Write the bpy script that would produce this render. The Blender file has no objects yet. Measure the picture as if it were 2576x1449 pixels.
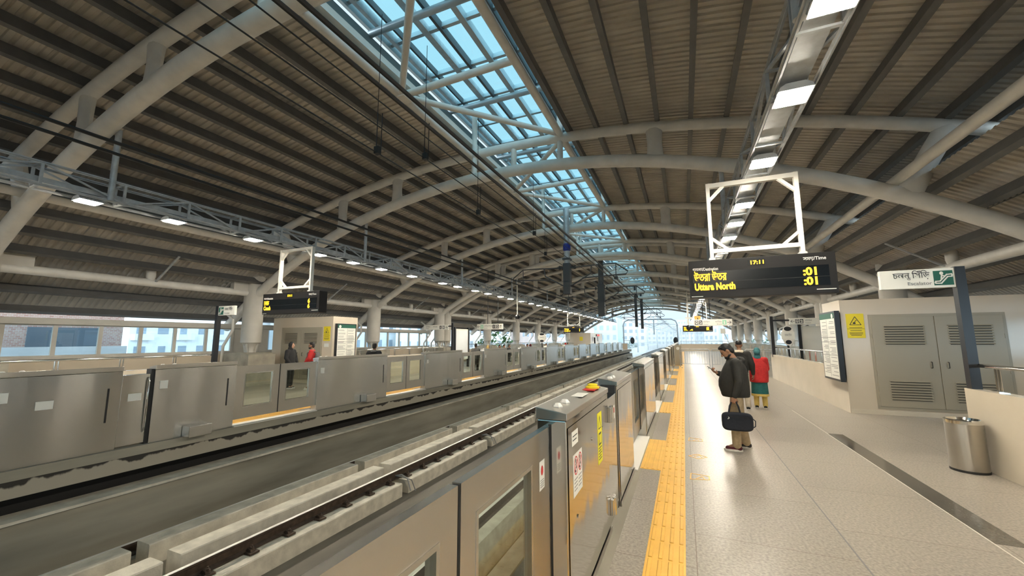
import bpy, math, random
from mathutils import Vector, Matrix
random.seed(7)
sc = bpy.context.scene
COL = sc.collection
V = Vector
R = math.radians
# ------------------------------------------------------------------ camera
yaw, pit, rol = R(23.228), R(7.344), R(-0.136)
FPX, H = 1000.0, 1.75
fw = V((-math.sin(yaw)*math.cos(pit), math.cos(yaw)*math.cos(pit), math.sin(pit)))
rt = V((math.cos(yaw), math.sin(yaw), 0)); up = rt.cross(fw)
r2 = rt*math.cos(rol)+up*math.sin(rol); u2 = up*math.cos(rol)-rt*math.sin(rol)
cd = bpy.data.cameras.new('camera'); cam = bpy.data.objects.new('camera', cd); COL.objects.link(cam)
cd.sensor_width = 36; cd.lens = FPX*36/2576; cd.clip_start = .05; cd.clip_end = 2000
cam.matrix_world = Matrix(((r2.x, u2.x, -fw.x, 0), (r2.y, u2.y, -fw.y, 0), (r2.z, u2.z, -fw.z, H), (0, 0, 0, 1)))
sc.camera = cam
# ------------------------------------------------------------------ sky, exposure
w = bpy.data.worlds.new('sky'); sc.world = w; w.use_nodes = True
wt = w.node_tree; wb = wt.nodes['Background']; wb.inputs[0].default_value = (.70, .88, 1.0, 1)
def wm(op, a, b=None, c=None):   # sky brightness: soft overhead, added glow low behind the camera lights the outdoor facades
    n = wt.nodes.new('ShaderNodeMath'); n.operation = op
    for i, x in enumerate((a, b, c)):
        if x is None: continue
        if isinstance(x, (int, float)): n.inputs[i].default_value = x
        else: wt.links.new(x, n.inputs[i])
    return n.outputs[0]
wc = wt.nodes.new('ShaderNodeTexCoord'); wx = wt.nodes.new('ShaderNodeSeparateXYZ'); wt.links.new(wc.outputs['Generated'], wx.inputs[0])
hz_ = wm('MAXIMUM', wm('MULTIPLY_ADD', wm('ABSOLUTE', wx.outputs[2]), -1.6, 1.0), 0.0)
sd_ = wm('MAXIMUM', wm('ADD', wm('MULTIPLY_ADD', wx.outputs[0], .32, .34), wm('MULTIPLY', wx.outputs[1], -.58)), 0.0)
wt.links.new(wm('MULTIPLY_ADD', wm('MULTIPLY', hz_, sd_), 5.5, .45), wb.inputs[1])
LAMP = 100.0
sc.view_settings.view_transform = 'Standard'; sc.view_settings.look = 'None'
sc.view_settings.exposure = 1.28; sc.view_settings.gamma = 1; sc.view_settings.use_curve_mapping = False
sc.cycles.use_denoising = True
sc.cycles.max_bounces = 8; sc.cycles.transparent_max_bounces = 16; sc.cycles.diffuse_bounces = 4; sc.cycles.glossy_bounces = 4
sc.cycles.volume_bounces = 2; sc.cycles.caustics_reflective = False; sc.cycles.caustics_refractive = False
sc.cycles.sample_clamp_indirect = 6
# ------------------------------------------------------------------ materials
def mat(name, c, rough=.6, metal=0., ns=0, na=.0, bs=0, bd=0., stretch=(1, 1, 1), emit=0, spec=.5, aniso=0):
    m = bpy.data.materials.new(name); m.use_nodes = True; nt = m.node_tree; b = nt.nodes['Principled BSDF']
    b.inputs['Base Color'].default_value = (*c, 1); b.inputs['Roughness'].default_value = rough; b.inputs['Metallic'].default_value = metal
    b.inputs['Specular IOR Level'].default_value = spec
    if ns or bs:
        tc = nt.nodes.new('ShaderNodeNewGeometry'); mp = nt.nodes.new('ShaderNodeMapping'); mp.inputs['Scale'].default_value = stretch
        nt.links.new(tc.outputs['Position'], mp.inputs[0])
    if ns:
        n = nt.nodes.new('ShaderNodeTexNoise'); n.inputs['Scale'].default_value = ns; n.inputs['Detail'].default_value = 5
        nt.links.new(mp.outputs[0], n.inputs['Vector'])
        r = nt.nodes.new('ShaderNodeValToRGB'); r.color_ramp.elements[0].position = .3; r.color_ramp.elements[1].position = .7
        r.color_ramp.elements[0].color = (*[x*(1-na) for x in c], 1); r.color_ramp.elements[1].color = (*[min(1, x*(1+na)) for x in c], 1)
        nt.links.new(n.outputs['Fac'], r.inputs[0]); nt.links.new(r.outputs[0], b.inputs['Base Color'])
    if bs:
        n = nt.nodes.new('ShaderNodeTexNoise'); n.inputs['Scale'].default_value = bs; n.inputs['Detail'].default_value = 2
        nt.links.new(mp.outputs[0], n.inputs['Vector'])
        bu = nt.nodes.new('ShaderNodeBump'); bu.inputs['Strength'].default_value = 1; bu.inputs['Distance'].default_value = bd
        nt.links.new(n.outputs['Fac'], bu.inputs['Height']); nt.links.new(bu.outputs[0], b.inputs['Normal'])
    if aniso:
        b.inputs['Anisotropic'].default_value = aniso; tv = nt.nodes.new('ShaderNodeCombineXYZ'); tv.inputs[0].default_value = 0; tv.inputs[1].default_value = .05; tv.inputs[2].default_value = 1; nt.links.new(tv.outputs[0], b.inputs['Tangent'])
    if emit:
        b.inputs['Emission Color'].default_value = (*c, 1); b.inputs['Emission Strength'].default_value = emit
    return m
def glass(name, tint, gloss=.08, rough=.0):
    m = bpy.data.materials.new(name); m.use_nodes = True; nt = m.node_tree; nt.nodes.clear()
    o = nt.nodes.new('ShaderNodeOutputMaterial'); mx = nt.nodes.new('ShaderNodeMixShader'); t = nt.nodes.new('ShaderNodeBsdfTransparent')
    g = nt.nodes.new('ShaderNodeBsdfGlossy'); lw = nt.nodes.new('ShaderNodeLayerWeight'); lw.inputs[0].default_value = .5; pw = nt.nodes.new('ShaderNodeMath'); pw.operation = 'POWER'; pw.inputs[1].default_value = 4.5; nt.links.new(lw.outputs['Facing'], pw.inputs[0]); fr = nt.nodes.new('ShaderNodeMath'); fr.operation = 'MULTIPLY_ADD'; fr.inputs[1].default_value = .7; fr.inputs[2].default_value = gloss*.6; nt.links.new(pw.outputs[0], fr.inputs[0])
    t.inputs[0].default_value = (*tint, 1); g.inputs['Roughness'].default_value = rough
    nt.links.new(fr.outputs[0], mx.inputs[0]); nt.links.new(t.outputs[0], mx.inputs[1]); nt.links.new(g.outputs[0], mx.inputs[2]); nt.links.new(mx.outputs[0], o.inputs[0])
    return m
M = dict(
    paint=mat('arch_paint', (.78, .75, .69), .45, ns=3, na=.08),
    colp=mat('column_paint', (.62, .59, .53), .5, ns=2, na=.08),
    galv=mat('galvanised', (.50, .53, .55), .45, .35, ns=8, na=.15),
    purl=mat('purlin_paint', (.13, .13, .128), .5, ns=4, na=.1),
    deck=mat('roof_deck', (.58, .54, .48), .5, .1, ns=1.5, na=.12),
    louv=mat('roof_louvre', (.16, .18, .18), .5),
    alu=mat('aluminium', (.42, .46, .48), .4, .4),
    white=mat('white_paint', (.80, .77, .70), .45),
    conc=mat('concrete', (.40, .37, .30), .8, ns=2.5, na=.25, bs=30, bd=.002),
    plinth=mat('plinth_concrete', (.62, .575, .48), .8, ns=5, na=.18, bs=40, bd=.002),
    darkc=mat('soot_concrete', (.13, .115, .09), .7, ns=2, na=.35, stretch=(1, .25, 1)),  # dark concrete with random tone
    side=mat('wall_concrete', (.30, .275, .22), .7, ns=1.2, na=.3, stretch=(1, .3, 2)),
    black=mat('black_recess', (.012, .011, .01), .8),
    rail=mat('rail_rust', (.085, .06, .045), .6, .5, ns=12, na=.3),
    railtop=mat('rail_head', (.88, .85, .80), .5, .6),
    steel=mat('stainless', (.58, .565, .53), .235, 1., bs=1.5, bd=.010, stretch=(1, 1, .3), aniso=1.),
    steel3=mat('stainless_bright', (.60, .575, .53), .10, 1., bs=1.6, bd=.012, stretch=(1, 1, .6)),
    steel2=mat('stainless_door', (.54, .51, .46), .32, 1., bs=1.1, bd=.003, stretch=(1, 1, .5), aniso=.9),
    chrome=mat('polished_tube', (.78, .77, .74), .12, 1.),
    gask=mat('gasket', (.02, .02, .02), .6),
    cream=mat('cream_stone', (.68, .60, .48), .16, ns=1.1, na=.06),
    kiosk=mat('kiosk_panel', (.66, .57, .45), .22, ns=1, na=.05),
    kdoor=mat('kiosk_door', (.39, .345, .26), .4),
    slot=mat('louvre_slot', (.03, .028, .02), .6),
    blk=mat('black_paint', (.014, .016, .02), .35),
    dispc=mat('display_case', (.016, .015, .015), .5, spec=.25),
    scr=mat('display_screen', (.004, .006, .008), .25, spec=.3),
    led=mat('led_amber', (1., .50, .02), .5, emit=1.15),
    ledred=mat('led_red', (1., .06, .03), .5, emit=1.0),
    wtxt=mat('white_lettering', (.9, .88, .82), .5),
    sign=mat('sign_face', (.84, .83, .76), .4),
    ink=mat('black_lettering', (.03, .03, .035), .5),
    grey=mat('grey_lettering', (.22, .22, .22), .5),
    green=mat('sign_green', (.012, .11, .075), .5),
    lgreen=mat('light_green', (.35, .72, .5), .5),
    yel=mat('warning_yellow', (.85, .68, .02), .45),
    yel2=mat('bright_yellow', (.90, .82, .02), .45),
    tact=mat('tactile_yellow', (.86, .50, .10), .4, ns=6, na=.06),
    redp=mat('sticker_red', (.55, .02, .02), .5),
    dark=mat('dark_mast', (.07, .075, .08), .5),
    blue=mat('blue_insulator', (.03, .05, .30), .3),
    wire=mat('wire_black', (.012, .012, .012), .6),
    strip=mat('strip_light', (.95, .97, 1.), .5, emit=5),
    lens=mat('lamp_lens', (1., .915, .76), .5, emit=LAMP),
    skin=mat('skin', (.33, .17, .10), .55), skin2=mat('skin_fair', (.50, .29, .19), .55),
    hair=mat('hair', (.012, .010, .009), .6),
    brick=None,
)
def brickmat():
    m = bpy.data.materials.new('brick'); m.use_nodes = True; nt = m.node_tree; b = nt.nodes['Principled BSDF']
    g = nt.nodes.new('ShaderNodeNewGeometry'); s = nt.nodes.new('ShaderNodeSeparateXYZ'); c = nt.nodes.new('ShaderNodeCombineXYZ')
    nt.links.new(g.outputs['Position'], s.inputs[0]); ad = nt.nodes.new('ShaderNodeMath'); nt.links.new(s.outputs[0], ad.inputs[0]); nt.links.new(s.outputs[1], ad.inputs[1])
    nt.links.new(ad.outputs[0], c.inputs[0]); nt.links.new(s.outputs[2], c.inputs[1])
    t = nt.nodes.new('ShaderNodeTexBrick'); t.inputs['Scale'].default_value = 3.2; t.inputs['Color1'].default_value = (.55, .30, .24, 1); t.inputs['Color2'].default_value = (.66, .46, .38, 1)
    t.inputs['Mortar'].default_value = (.7, .66, .62, 1); nt.links.new(c.outputs[0], t.inputs[0]); nt.links.new(t.outputs[0], b.inputs['Base Color']); b.inputs['Roughness'].default_value = .9
    return m
M['brick'] = brickmat()
def brushed(name, c, rough, groove, wob):   # stainless with fine horizontal brush grooves and slightly wavy sheet
    m = mat(name, c, rough, 1.); nt = m.node_tree; L = nt.links; b = nt.nodes['Principled BSDF']; g = nt.nodes.new('ShaderNodeNewGeometry'); prev = None
    for st, sc_, d in (((1, .6, 420), 1.0, groove), ((1, 1, .3), 1.5, wob)):
        mp = nt.nodes.new('ShaderNodeMapping'); mp.inputs['Scale'].default_value = st; L.new(g.outputs['Position'], mp.inputs[0])
        n = nt.nodes.new('ShaderNodeTexNoise'); n.inputs['Scale'].default_value = sc_; n.inputs['Detail'].default_value = 1; L.new(mp.outputs[0], n.inputs['Vector'])
        bu = nt.nodes.new('ShaderNodeBump'); bu.inputs['Distance'].default_value = d; L.new(n.outputs['Fac'], bu.inputs['Height'])
        if prev: L.new(prev.outputs[0], bu.inputs['Normal'])
        prev = bu
    L.new(prev.outputs[0], b.inputs['Normal']); return m
M['steelL'] = brushed('stainless_brushed', (.50, .485, .45), .13, .0009, .012)
def floormat(name, c, rough):
    m = bpy.data.materials.new(name); m.use_nodes = True; nt = m.node_tree; b = nt.nodes['Principled BSDF']; L = nt.links
    g = nt.nodes.new('ShaderNodeNewGeometry')
    n = nt.nodes.new('ShaderNodeTexNoise'); n.inputs['Scale'].default_value = 45; n.inputs['Detail'].default_value = 4; L.new(g.outputs['Position'], n.inputs['Vector'])
    n2 = nt.nodes.new('ShaderNodeTexNoise'); n2.inputs['Scale'].default_value = .9; n2.inputs['Detail'].default_value = 3; L.new(g.outputs['Position'], n2.inputs['Vector'])
    r = nt.nodes.new('ShaderNodeValToRGB'); r.color_ramp.elements[0].position = .32; r.color_ramp.elements[1].position = .68
    r.color_ramp.elements[0].color = (*[x*.72 for x in c], 1); r.color_ramp.elements[1].color = (*[x*1.22 for x in c], 1); L.new(n.outputs['Fac'], r.inputs[0])
    mx = nt.nodes.new('ShaderNodeMixRGB'); mx.blend_type = 'MULTIPLY'; mx.inputs[0].default_value = .0; L.new(r.outputs[0], mx.inputs[1]); L.new(n2.outputs['Fac'], mx.inputs[2])
    t = nt.nodes.new('ShaderNodeTexBrick'); t.offset = .5; t.inputs['Scale'].default_value = 1.0; t.inputs['Brick Width'].default_value = 1.2; t.inputs['Row Height'].default_value = 1.2
    t.inputs['Mortar Size'].default_value = .004; t.inputs['Mortar Smooth'].default_value = .2
    t.inputs['Color1'].default_value = (1, 1, 1, 1); t.inputs['Color2'].default_value = (.93, .93, .93, 1); t.inputs['Mortar'].default_value = (.55, .5, .45, 1)
    mp = nt.nodes.new('ShaderNodeMapping'); mp.inputs['Rotation'].default_value = (0, 0, R(90)); L.new(g.outputs['Position'], mp.inputs[0]); L.new(mp.outputs[0], t.inputs[0])
    m2 = nt.nodes.new('ShaderNodeMixRGB'); m2.blend_type = 'MULTIPLY'; m2.inputs[0].default_value = 1; L.new(mx.outputs[0], m2.inputs[1]); L.new(t.outputs[0], m2.inputs[2])
    L.new(m2.outputs[0], b.inputs['Base Color'])
    rr = nt.nodes.new('ShaderNodeMapRange'); rr.inputs[3].default_value = rough*.95; rr.inputs[4].default_value = rough*1.1; L.new(n2.outputs['Fac'], rr.inputs[0]); L.new(rr.outputs[0], b.inputs['Roughness']); b.inputs['Specular IOR Level'].default_value = .4
    return m
M['floor'] = floormat('granite_floor', (.37, .332, .282), .33)
M['inlay'] = mat('dark_granite', (.10, .09, .075), .12, ns=40, na=.3)
M['gskl'] = glass('skylight_glass', (.52, .86, .93)); M['gwin'] = glass('window_glass', (.86, .93, .97)); M['gdoor'] = glass('door_glass', (.80, .84, .80))
for k, c in dict(jblack=(.022, .021, .018), jack2=(.016, .016, .017), khaki=(.44, .34, .21), navy=(.012, .015, .028), red=(.50, .022, .022), teal=(.02, .13, .125), tealsc=(.035, .14, .15), yell=(.62, .45, .13),
                 tan=(.55, .47, .36), greyc=(.13, .13, .125), maroon=(.09, .012, .02), whitec=(.75, .72, .66), gold=(.70, .50, .18), blackc=(.012, .012, .012), bluec=(.30, .38, .50), bag=(.012, .015, .024)).items():
    M[k] = mat('cloth_'+k, c, .85, ns=25, na=.12, bs=14, bd=.006)
for k, c in dict(bwhite=(.88, .89, .89), bpale=(.78, .82, .84), bgrey=(.6, .63, .66), bblue=(.55, .70, .78), bpink=(.64, .52, .48), bwin=(.16, .20, .24), bwin2=(.34, .40, .46), leafy=(.10, .18, .07), soil=(.52, .51, .48)).items():
    M[k] = mat('city_'+k, c, .8, ns=.6, na=.08)
# ------------------------------------------------------------------ mesh helpers
def ploc(o):
    v = V((0, 0, 0))
    while o: v += o.location; o = o.parent
    return v
class MB:
    def __init__(s): s.v = []; s.f = []; s.m = []
    def add(s, vs, fs, mi=0):
        k = len(s.v); s.v += [tuple(x) for x in vs]; s.f += [tuple(i+k for i in f) for f in fs]; s.m += [mi]*len(fs); return s
    def box(s, x0, x1, y0, y1, z0, z1, mi=0):
        x0, x1 = min(x0, x1), max(x0, x1); y0, y1 = min(y0, y1), max(y0, y1); z0, z1 = min(z0, z1), max(z0, z1)
        return s.add([(x0, y0, z0), (x1, y0, z0), (x1, y1, z0), (x0, y1, z0), (x0, y0, z1), (x1, y0, z1), (x1, y1, z1), (x0, y1, z1)],
                     [(0, 3, 2, 1), (4, 5, 6, 7), (0, 1, 5, 4), (1, 2, 6, 5), (2, 3, 7, 6), (3, 0, 4, 7)], mi)
    def prism(s, poly, axis, a0, a1, mi=0):   # poly: 2-D points; axis 'x' -> (y,z), 'y' -> (x,z), 'z' -> (x,y)
        def P(p, a): return (a, p[0], p[1]) if axis == 'x' else (p[0], a, p[1]) if axis == 'y' else (p[0], p[1], a)
        n = len(poly); vs = [P(p, a0) for p in poly]+[P(p, a1) for p in poly]
        fs = [tuple(range(n))[::-1], tuple(range(n, 2*n))]+[(i, (i+1) % n, n+(i+1) % n, n+i) for i in range(n)]
        return s.add(vs, fs, mi)
    def tube(s, pts, r, n=10, mi=0, cap=True, flat=None):
        pts = [V(p) for p in pts]; rs = r if isinstance(r, (list, tuple)) else [r]*len(pts); vs = []; prev = None
        for i, p in enumerate(pts):
            d = (pts[min(i+1, len(pts)-1)]-pts[max(i-1, 0)]).normalized()
            if prev is None:
                a = V((0, 0, 1)) if abs(d.z) < .9 else V((1, 0, 0)); x = d.cross(a).normalized()
            else: x = (prev-d*prev.dot(d)).normalized()
            prev = x; y = d.cross(x)
            for k in range(n):
                t = 2*math.pi*k/n; q = x*math.cos(t)+y*math.sin(t)
                if flat: q = V((q.x*flat[0], q.y*flat[1], q.z*flat[2]))
                vs.append(p+q*rs[i])
        fs = [(i*n+k, i*n+(k+1) % n, (i+1)*n+(k+1) % n, (i+1)*n+k) for i in range(len(pts)-1) for k in range(n)]
        if cap: fs += [tuple(range(n))[::-1], tuple(range((len(pts)-1)*n, len(pts)*n))]
        return s.add(vs, fs, mi)
    def bar(s, a, b, wx, wy, mi=0, upv=None):   # rectangular bar a->b
        a, b = V(a), V(b); d = (b-a).normalized(); u_ = V(upv) if upv else (V((0, 0, 1)) if abs(d.z) < .95 else V((1, 0, 0)))
        x = d.cross(u_).normalized(); y = x.cross(d); vs = []
        for p in (a, b):
            for i, j in ((-1, -1), (1, -1), (1, 1), (-1, 1)): vs.append(p+x*wx/2*i+y*wy/2*j)
        return s.add(vs, [(0, 3, 2, 1), (4, 5, 6, 7), (0, 1, 5, 4), (1, 2, 6, 5), (2, 3, 7, 6), (3, 0, 4, 7)], mi)
    def lathe(s, c, prof, n=16, mi=0):   # prof: (r, z)
        vs = []
        for r, z in prof: vs += [(c[0]+r*math.cos(2*math.pi*k/n), c[1]+r*math.sin(2*math.pi*k/n), c[2]+z) for k in range(n)]
        fs = [(i*n+k, i*n+(k+1) % n, (i+1)*n+(k+1) % n, (i+1)*n+k) for i in range(len(prof)-1) for k in range(n)]
        fs += [tuple(range(n))[::-1], tuple(range((len(prof)-1)*n, len(prof)*n))]
        return s.add(vs, fs, mi)
    def ell(s, c, r, rot=None, n=12, mi=0):
        vs = []; m_ = n//2+1
        for i in range(m_+1):
            a = math.pi*i/m_; a = min(max(a, .02), math.pi-.02)
            for k in range(n):
                t = 2*math.pi*k/n; p = V((r[0]*math.sin(a)*math.cos(t), r[1]*math.sin(a)*math.sin(t), r[2]*math.cos(a)))
                if rot: p = rot @ p
                vs.append(V(c)+p)
        fs = [((i+1)*n+k, (i+1)*n+(k+1) % n, i*n+(k+1) % n, i*n+k) for i in range(m_) for k in range(n)]
        fs += [tuple(range(n)), tuple(range(m_*n, (m_+1)*n))[::-1]]
        return s.add(vs, fs, mi)
    def quad(s, a, b, c, d, mi=0): return s.add([a, b, c, d], [(0, 1, 2, 3)], mi)
    def build(s, name, m, parent=None, smooth=False, bevel=0, kind=None):
        o0 = ploc(parent); me = bpy.data.meshes.new(name); me.from_pydata([tuple(V(p)-o0) for p in s.v], [], s.f); me.update()
        for x in (m if isinstance(m, list) else [m]): me.materials.append(M[x] if isinstance(x, str) else x)
        if isinstance(m, list): me.polygons.foreach_set('material_index', s.m)
        if smooth: me.polygons.foreach_set('use_smooth', [True]*len(me.polygons))
        o = bpy.data.objects.new(name, me); COL.objects.link(o)
        if parent: o.parent = parent
        if smooth and smooth != 'full':
            try: me.set_sharp_from_angle(angle=R(40))
            except Exception: pass
        if bevel:
            b = o.modifiers.new('bevel', 'BEVEL'); b.width = bevel; b.segments = 2; b.limit_method = 'ANGLE'
        if kind: o['kind'] = kind
        return o
def tag(o, label, cat, group=None, kind=None):
    o['label'] = label; o['category'] = cat
    if group: o['group'] = group
    if kind: o['kind'] = kind
    return o
def thing(name, label, cat, loc=(0, 0, 0), group=None):
    o = bpy.data.objects.new(name, None); COL.objects.link(o); o.location = loc; o.empty_display_size = .1
    return tag(o, label, cat, group)
def struct(name, mb, m, **k): return mb.build(name, m, kind='structure', **k)
def dup(o, loc=None, label=None, parent=None):
    c = o.copy(); COL.objects.link(c)
    if parent: c.parent = parent
    if loc is not None: c.location = loc
    if label: c['label'] = label
    for ch in list(o.children): dup(ch, parent=c)
    return c
ORD = 'first second third fourth fifth sixth seventh eighth ninth tenth eleventh twelfth thirteenth fourteenth fifteenth sixteenth seventeenth eighteenth nineteenth twentieth'.split()
for t in ('twenty', 'thirty', 'forty', 'fifty'):
    ORD += [t[:-1]+'ieth'] if len(ORD) > 20 else []
    ORD += [t+'-'+x for x in ORD[:9]]
def box(x0, x1, y0, y1, z0, z1): return MB().box(x0, x1, y0, y1, z0, z1)
def text(body, size, loc, m, parent=None, face='-y', name='lettering', wide=None, bold=0, align='LEFT', depth=.001, sx=1.0):
    c = bpy.data.curves.new('t', 'FONT'); c.body = body; c.size = size; c.align_x = align; c.extrude = depth; c.offset = bold; c.resolution_u = 3
    o = bpy.data.objects.new('t', c); COL.objects.link(o); bpy.context.view_layer.update()
    me = bpy.data.meshes.new_from_object(o.evaluated_get(bpy.context.evaluated_depsgraph_get())); bpy.data.objects.remove(o)
    if wide:
        xs = [v.co.x for v in me.vertices]; k = wide/max(1e-6, max(xs)-min(xs)); sx = k
    X, N = {'-y': (V((1, 0, 0)), V((0, -1, 0))), '+x': (V((0, 1, 0)), V((1, 0, 0))), '-x': (V((0, -1, 0)), V((-1, 0, 0))), '+z': (V((0, 1, 0)), V((0, 0, 1)))}[face]
    Yv = N.cross(X); o0 = ploc(parent)
    for v in me.vertices: v.co = V(loc)-o0+X*v.co.x*sx+Yv*v.co.y+N*(v.co.z+depth)
    me.materials.clear(); me.materials.append(M[m]); me.polygons.foreach_set('material_index', [0]*len(me.polygons))
    b = bpy.data.objects.new(name, me); COL.objects.link(b)
    if parent: b.parent = parent
    return b
def strokes(lines, o, X, Yv, r, m, parent, name):  # 2-D polylines as thin raised ribbons in the plane (X, Yv) at o
    b = MB(); N = X.cross(Yv)
    i = 0
    for ln in lines:
        for p, q in zip(ln[:-1], ln[1:]):
            i += 1; a_ = V(o)+N*.0004*i+X*p[0]+Yv*p[1]; b_ = V(o)+N*.0004*i+X*q[0]+Yv*q[1]; d = (b_-a_).normalized()*r*.5
            b.bar(a_-d, b_+d, r, .004, upv=N)
    return b.build(name, m, parent)
XC = -4.7
def mx(x): return 2*XC-x
# ------------------------------------------------------------------ platform slabs, track bed
YA, YB = -26.0, 72.0
def slab(side):
    f = (lambda x: x) if side > 0 else mx
    n = 'right' if side > 0 else 'left'
    struct('floor' if side > 0 else 'floor_left', box(f(-.62), f(9.2), YA, YB, -.14, 0), 'floor')
    # cement screed edge strip under and outside the gates
    struct('trim_%d' % (1 if side > 0 else 2), box(f(-.95), f(-.62), YA, YB, -.14, .002), 'side')
    # slab edge, stained
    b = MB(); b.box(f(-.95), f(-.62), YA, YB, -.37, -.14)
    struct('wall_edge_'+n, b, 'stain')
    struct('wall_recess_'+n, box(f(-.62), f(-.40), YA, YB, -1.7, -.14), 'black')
    struct('wall_trench_'+n, box(f(-1.05), f(-.62), YA, YB, -1.75, -.68), 'side')
    struct('trim_%d' % (3 if side > 0 else 4), box(f(-1.09), f(-.66), YA, YB, -.68, -.64), 'plinth')
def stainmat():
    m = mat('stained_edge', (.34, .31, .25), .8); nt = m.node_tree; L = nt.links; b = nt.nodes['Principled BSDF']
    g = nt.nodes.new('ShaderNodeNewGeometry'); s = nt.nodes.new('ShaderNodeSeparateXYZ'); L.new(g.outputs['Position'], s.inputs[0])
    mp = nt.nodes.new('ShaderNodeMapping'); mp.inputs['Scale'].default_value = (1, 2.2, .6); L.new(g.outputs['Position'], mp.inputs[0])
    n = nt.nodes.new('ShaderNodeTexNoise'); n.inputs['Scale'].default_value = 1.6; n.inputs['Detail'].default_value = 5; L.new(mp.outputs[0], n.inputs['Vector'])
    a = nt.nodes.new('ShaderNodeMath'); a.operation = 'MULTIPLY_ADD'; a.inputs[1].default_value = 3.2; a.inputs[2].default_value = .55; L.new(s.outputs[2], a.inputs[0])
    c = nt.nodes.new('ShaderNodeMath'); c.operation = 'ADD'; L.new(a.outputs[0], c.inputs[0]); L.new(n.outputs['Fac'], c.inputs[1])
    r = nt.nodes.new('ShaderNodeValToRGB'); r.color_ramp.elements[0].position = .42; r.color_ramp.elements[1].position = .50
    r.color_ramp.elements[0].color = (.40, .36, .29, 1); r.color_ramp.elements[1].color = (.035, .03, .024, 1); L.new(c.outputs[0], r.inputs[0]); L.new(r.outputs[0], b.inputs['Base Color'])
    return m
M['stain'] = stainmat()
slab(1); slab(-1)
struct('wall_back', box(-20, 11, YA-.3, YA, -2, 9.6), 'kiosk')  # added unseen blocker, keeps the low sky glow out of the open end
struct('floor_trackbed', box(mx(-.9), -.9, YA, 340, -1.9, -1.62), 'darkc')
# dark strip and fine joints in the near floor
tag(box(2.36, 2.58, 5.0, 9.35, -.01, .003).build('floor_inlay', 'inlay'), 'dark granite strip set into the near platform floor beside the bin', 'floor inlay')  # plain dark glossy strip level with the floor
struct('trim_5', box(1.195, 1.207, YA, YB, -.01, .0015), 'grey'); struct('trim_6', box(2.345, 2.355, YA, 12, -.01, .0015), 'white')
# tactile paving
def tactile(side, doors):
    f = (lambda x: x) if side > 0 else mx
    wh = 'near' if side > 0 else 'far'
    t = thing('tactile_path', 'yellow ribbed tactile strip along the %s platform gates' % wh, 'tactile paving', (f(-.23), 0, 0))
    b = MB(); b.box(f(-.38), f(-.08), YA, 62, -.01, .004)
    for i in range(4):
        x = f(-.345+.077*i)
        for k in range(-10, 207 if side > 0 else 60):
            y = k*.3; b.prism([(x-.017, .004), (x-.011, .0095), (x+.011, .0095), (x+.017, .004)], 'y', y+.02, y+.29)
    b.build('ribbed_strip', 'tact', t)
    for c in doors:
        b = MB(); b.box(f(-.645), f(-.38), c-.86, c+.86, -.01, .004)
        if c < 24:
            for i in range(4):
                x = f(-.615+.066*i); b.prism([(x-.017, .004), (x-.011, .0095), (x+.011, .0095), (x+.017, .004)], 'y', c-.84, c+.84)
        b.build('door_branch', 'tact', t)
RD = [1.38]+[6.78+4.5*k for k in range(13)]
LD = [1.1]+[6.43+4.56*k for k in range(13)]
tactile(1, RD); tactile(-1, LD)
# queue marks on the near floor
for i, (y, lab) in enumerate(((5.72, 'nearest'), (6.75, 'middle'), (7.78, 'farthest'))):
    b = MB(); P = [(-.02, y), (.2, y+.06), (.2, y+.2), (-.01, y+.24)] if i != 1 else [(-.03, y+.06), (.1, y-.06), (.22, y+.08), (.1, y+.2)]
    for p, q in zip(P, P[1:]+P[:1]): b.bar((p[0], p[1], .002), (q[0], q[1], .002), .014, .003)
    b.bar((.05, y+.05, .002), (.12, y+.16, .002), .012, .003); b.bar((.12, y+.16, .002), (.15, y+.04, .002), .012, .003)
    tag(b.build('floor_marking', 'tact'), '%s of three faint yellow outline marks on the floor beside the tactile strip' % lab, 'floor marking', 'queue marks on the platform floor')
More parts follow.
